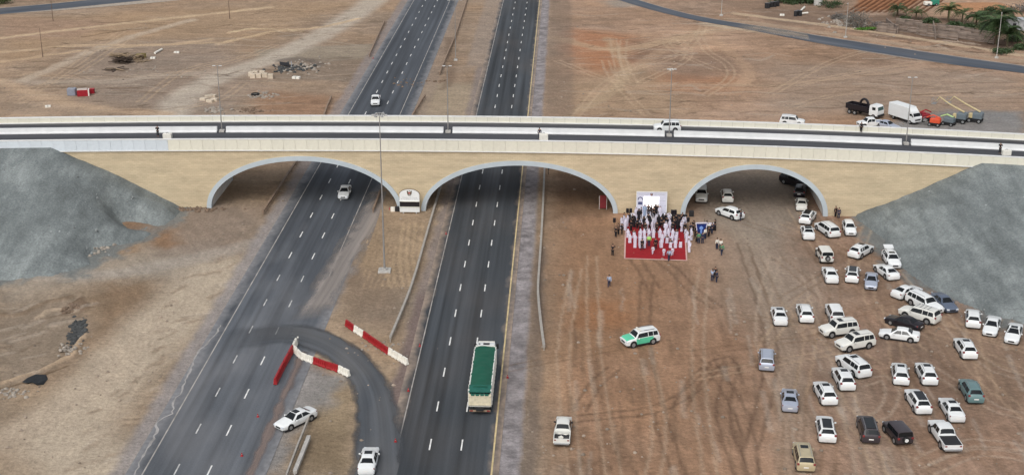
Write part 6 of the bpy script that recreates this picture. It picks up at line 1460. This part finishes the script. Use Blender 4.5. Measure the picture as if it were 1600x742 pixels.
def bush(px, py, rad, label, m, n=900, ls=.28, name='bush', twigs=12, group=None):
    x, y = G(px, py); r = thing(name, label, 'bush', (x, y, gz(x, y)), 0, group); q = random.Random(int(px)); b = MB(); tw = MB(); clumps = []
    for k in range(twigs):
        a_, e = q.uniform(0, 6.28), q.uniform(.25, 1.3); d = Vector((math.cos(a_) * math.cos(e) * rad[0], math.sin(a_) * math.cos(e) * rad[1], math.sin(e) * rad[2])) * q.uniform(.6, .95)
        tw.tube([(0, 0, 0), d * .5 + Vector((q.uniform(-.2, .2), q.uniform(-.2, .2), .1)), d], [.07, .045, .02], 4); clumps.append(d)
    part('stem', tw, M_twig, r)
    for k in range(n):
        c_ = q.choice(clumps); p = c_ + Vector((q.gauss(0, .22 * rad[0]), q.gauss(0, .22 * rad[1]), q.gauss(0, .18 * rad[2]))); p.z = max(p.z, .05)
        a_ = Vector((q.gauss(0, 1), q.gauss(0, 1), q.gauss(0, 1))).normalized() * ls; c2 = a_.cross(Vector((q.gauss(0, 1), q.gauss(0, 1), q.gauss(0, 1)))).normalized() * ls * .5
        b.add([p - a_, p + c2, p + a_, p - c2], [(0, 1, 2, 3)])
    part('foliage', b, m, r)
bush(1338, 44, (4.2, 3, 4.2), 'large bare grey bush behind the middle curved-road lamp', mat('grey_leaf', (.13, .125, .11), .8, .3, 2), 1100, .22, twigs=30)
bush(1355, 48, (3.2, 1.0, .8), 'low bright green patch of plants by the garden edge', mat('bright_leaf', (.07, .17, .02), .6, .3, 2), 700, .2)
bush(1235, 4, (7, 4, 3.0), 'dark green hedge at the top edge of the garden, left part', M_leafd, 2200, .3, twigs=24, group='green hedge at the top edge'); bush(1262, 5, (5, 3, 2.2), 'dark green hedge at the top edge of the garden, right part', M_leafd, 1500, .3, twigs=20, group='green hedge at the top edge')
bush(6, 6, (4, 3, 2.5), 'green bush beyond the far left road at the top left corner', M_leaf, 1200, .25, twigs=18); bush(1370, 42, (2.5, 1.5, 1.2), 'dry brown shrub beside the green plants', M_twig, 500, .2); bush(1415, 34, (2.2, 1.5, 1.5), 'dark shrub between the two left palms', M_leafd, 600, .22); bush(1542, 50, (3.5, 2.5, 2.2), 'dark thicket between the dark palm and the big palm', M_leafd, 1000, .26); bush(1592, 20, (4, 3, 3), 'grey green scrub at the right edge above the shed', M_twig, 700, .25); bush(1565, 84, (3, 2, 1.2), 'dark undergrowth at the foot of the big palm', M_leafd, 800, .24)
for px, py, rad, lab in ((1455, 36, (2.6, 1.6, 1.4), 'low dark scrub between the second palm and the feathery palm'), (1490, 42, (2.4, 1.5, 1.3), 'low dark scrub at the foot of the feathery palm'), (1512, 46, (2.6, 1.6, 1.6), 'dark scrub at the foot of the narrow palm'), (1535, 30, (3, 2, 1.8), 'dark scrub behind the dark dense palm'), (1585, 66, (3, 2, 1.8), 'dark scrub right of the dense low palm'), (1597, 78, (3, 2, 1.5), 'dark scrub at the right edge beside the curved road'), (1548, 24, (3.5, 2, 2.2), 'dark scrub at the corner of the smooth orange field'), (1300, 12, (4, 2.5, 2), 'dark scrub right of the white water tank'), (1310, 30, (2.6, 1.5, 1.3), 'brownish scrub left of the grey bush')):
    bush(px, py, rad, lab, M_leafd if px > 1311 or px == 1300 else M_twig, 620, .26, twigs=14, group='scrub in the garden')
# drums
def drum(px, py, label, grp):
    x, y = G(px, py); r = thing('black_drum', label, 'drum', (x, y, gz(x, y)), 0, grp); part('barrel', MB().cyl((0, 0, .75), .55, 1.5, 'Z', 12), M_trim, r, 40); part('rim', MB().cyl((0, 0, 1.5), .58, .08, 'Z', 12), M_black, r)
for i, (px, py) in enumerate(((1197.5, 13), (1200.5, 13), (1205.5, 11.5), (1210.5, 11), (1215, 10))): drum(px, py, ('left' if i == 0 else ['', 'second', 'third', 'fourth', 'last'][i]) + ' black drum in the row at the top edge of the garden', 'black drums in a row')
for i, (px, py) in enumerate(((1243, 26), (1246.5, 25), (1250, 25.5))): drum(px, py, ['left', 'middle', 'right'][i] + ' black drum of the three beside the pale pipes', 'three black drums by the pipes')
# garden fences of palm wood
M_fen = [mat('fence_grey_wood', (.22, .175, .145), .9, .3, 2, rand=.25)]
rail_me = MB().box((0, 0, 0), (1, .2, .22)).mesh('rail', M_fen[0]); post_me = MB().box((0, 0, .75), (.22, .22, 1.6)).mesh('post', M_fen[0])
def fence(a_, b_, label, rails=5, n=4):
    (x0, y0), (x1, y1) = G(*a_), G(*b_); L = math.hypot(x1 - x0, y1 - y0); r = thing('wooden_fence', label, 'fence', (x0, y0, gz((x0 + x1) / 2, (y0 + y1) / 2)), math.atan2(y1 - y0, x1 - x0), 'palm wood fences of the garden plots')
    for k in range(n + 1):
        o = link('post', post_me, r, (L * k / n, 0, rnd.uniform(-.2, .1)))
    for k in range(n):
        for j in range(rails):
            o = link('rail', rail_me, r, (L * (k + .5) / n, -.13,   .2 + j * .34 + rnd.uniform(-.08, .08))); o.scale = (L / n * 1.02, 1, rnd.uniform(.7, 1.3)); o.rotation_euler = (0, rnd.uniform(-.03, .03), 0)
fence((1372, 45), (1434, 52), 'fence of the garden, lower left stretch'); fence((1434, 46), (1462, 50), 'fence of the garden, upper stretch left of the middle post line', 5, 2); fence((1432, 55), (1496, 64), 'fence of the garden, lower middle stretch'); fence((1464, 47), (1520, 54), 'fence of the garden behind the dark palm', 5); fence((1496, 60), (1552, 69), 'fence of the garden, lower right stretch'); fence((1400, 38), (1440, 43), 'fence of the garden below the left palms', 5, 3); fence((1465, 54), (1535, 63), 'fence of the garden, middle row', 5); fence((1575, 62), (1610, 68), 'fence of the garden below the grey shed', 5, 2); fence((1385, 38), (1402, 52), 'fence line running toward the road below the left palm', 5, 3); fence((1458, 42), (1462, 62), 'fence line running toward the road in the middle of the garden', 5, 3)
fence((1370, 50), (1400, 54), 'fence at the left corner of the garden plots', 5, 2); fence((1500, 52), (1552, 60), 'fence in front of the big thicket', 5, 3)
# shed, pillar, field machine
x, y = G(1592, 46); r = thing('shed', 'pale grey flat-roofed shed behind the palms at the right edge', 'shed', (x, y, gz(x, y)), R(-6)); part('wall', MB().box((0, 0, 1.4), (7, 4, 2.8)), mat('shed_grey', (.36, .37, .38), .8, .15, 1), r); part('roof', MB().box((0, 0, 2.87), (7.4, 4.4, .14)), mat('shed_roof', (.42, .44, .46), .7, .15, 1), r); part('door', MB().box((-1.8, -2.02, 1.0), (.9, .06, 2.0)), M_trim, r); part('window', MB().box((1.2, -2.02, 1.6), (1.0, .06, .8)), M_glass, r)
x, y = G(1278, 8); r = thing('water_tank', 'white cylindrical tank standing beside the dark green hedge', 'water tank', (x, y, gz(x, y))); part('tank', MB().cyl((0, 0, 1.5), 1.3, 3.0, 'Z', 16), mat('tank_white', (.46, .45, .43), .7, .1, 1), r, 40); part('cap', MB().cyl((0, 0, 3.1), .9, .25, 'Z', 16, .4), MATS['tank_white'], r)
x, y = G(1455, 9); r = thing('farm_trailer', 'small green and white farm trailer between the two orange fields', 'trailer', (x, y, gz(x, y)), R(10)); part('green_box', MB().bbox((1.1, 0, 1.1), (2.2, 1.6, 1.4), .1), mat('trailer_green', (.03, .22, .15), .5, .1, 2), r); part('white_box', MB().bbox((-1.2, -.1, .8), (2.2, 1.5, .9), .1), M_wplast, r); wheels(r, (1.2, -1.2), .85, .4, .25)

# ------------------------------------------------------------------ finish the ground sheet
xa = np.concatenate([[-4000, -1500, -600, -320, -230, -190], xs, [190, 230, 320, 600, 1500, 4000]])
ya = np.concatenate([[-1500, -300, 0, 60, 95], ys, [445, 470, 540, 700, 1100, 2200, 6000]])
nxa, nya = len(xa), len(ya); Z = np.full((nya, nxa), -.05); CC = np.empty((nya, nxa, 4)); CC[..., 3] = 1; CC[..., :3] = srgb(156, 134, 113)
ix, iy = 6, 5
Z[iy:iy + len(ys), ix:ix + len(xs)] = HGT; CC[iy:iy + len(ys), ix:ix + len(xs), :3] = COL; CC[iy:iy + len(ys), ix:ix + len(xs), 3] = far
XA, YA = np.meshgrid(xa, ya); vs = np.stack([XA, YA, Z], -1).reshape(-1, 3)
I = np.arange(nya * nxa).reshape(nya, nxa); q4 = np.stack([I[:-1, :-1], I[:-1, 1:], I[1:, 1:], I[1:, :-1]], -1).reshape(-1, 4)
me = bpy.data.meshes.new('ground'); me.vertices.add(len(vs)); me.vertices.foreach_set('co', vs.ravel()); me.loops.add(q4.size); me.loops.foreach_set('vertex_index', q4.ravel().astype(np.int32))
me.polygons.add(len(q4)); me.polygons.foreach_set('loop_start', np.arange(0, q4.size, 4, dtype=np.int32)); me.polygons.foreach_set('use_smooth', np.ones(len(q4), bool))
me.update(calc_edges=True); ca = me.color_attributes.new('earth', 'FLOAT_COLOR', 'POINT'); ca.data.foreach_set('color', CC.reshape(-1, 4).ravel().astype(np.float32)); me.validate()
gm = bpy.data.materials.new('scraped_earth'); gm.use_nodes = True; nt = gm.node_tree; ns = nt.nodes; L = nt.links; b = ns['Principled BSDF']; b.inputs['Roughness'].default_value = .95; b.inputs['Specular IOR Level'].default_value = .1
at_ = ns.new('ShaderNodeAttribute'); at_.attribute_name = 'earth'; tc = ns.new('ShaderNodeTexCoord')
def nz(s_, d, st=(1, 1, 1)):
    mp = ns.new('ShaderNodeMapping'); mp.inputs['Scale'].default_value = st; L.new(tc.outputs['Object'], mp.inputs[0]); n_ = ns.new('ShaderNodeTexNoise'); n_.inputs['Scale'].default_value = s_; n_.inputs['Detail'].default_value = d; n_.inputs['Roughness'].default_value = .65; L.new(mp.outputs[0], n_.inputs[0]); return n_.outputs['Fac']
def rg(v, lo, hi):
    m_ = ns.new('ShaderNodeMapRange'); m_.inputs[1].default_value = .28; m_.inputs[2].default_value = .72; m_.inputs[3].default_value = lo; m_.inputs[4].default_value = hi; L.new(v, m_.inputs[0]); return m_.outputs[0]
mu = ns.new('ShaderNodeMath'); mu.operation = 'MULTIPLY'; sx = ns.new('ShaderNodeMix'); L.new(at_.outputs['Alpha'], sx.inputs[0]); L.new(rg(nz(1, 5, (1.3, .22, 1)), .90, 1.10), sx.inputs[2]); L.new(rg(nz(1, 5, (.2, .9, 1)), .88, 1.12), sx.inputs[3])
m0 = ns.new('ShaderNodeMath'); m0.operation = 'MULTIPLY'; L.new(rg(nz(1.9, 8), .76, 1.24), m0.inputs[0]); L.new(sx.outputs[0], m0.inputs[1])
L.new(m0.outputs[0], mu.inputs[0]); L.new(rg(nz(.35, 5, (1, .7, 1)), .88, 1.12), mu.inputs[1])
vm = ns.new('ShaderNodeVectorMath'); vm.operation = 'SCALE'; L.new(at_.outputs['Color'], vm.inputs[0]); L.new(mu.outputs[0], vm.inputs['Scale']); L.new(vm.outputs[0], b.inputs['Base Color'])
bp = ns.new('ShaderNodeBump'); bp.inputs['Strength'].default_value = 1.0; bp.inputs['Distance'].default_value = .34; L.new(nz(1.0, 9), bp.inputs['Height']); L.new(bp.outputs[0], b.inputs['Normal'])
me.materials.append(gm); g = link('ground', me); g['kind'] = 'structure'
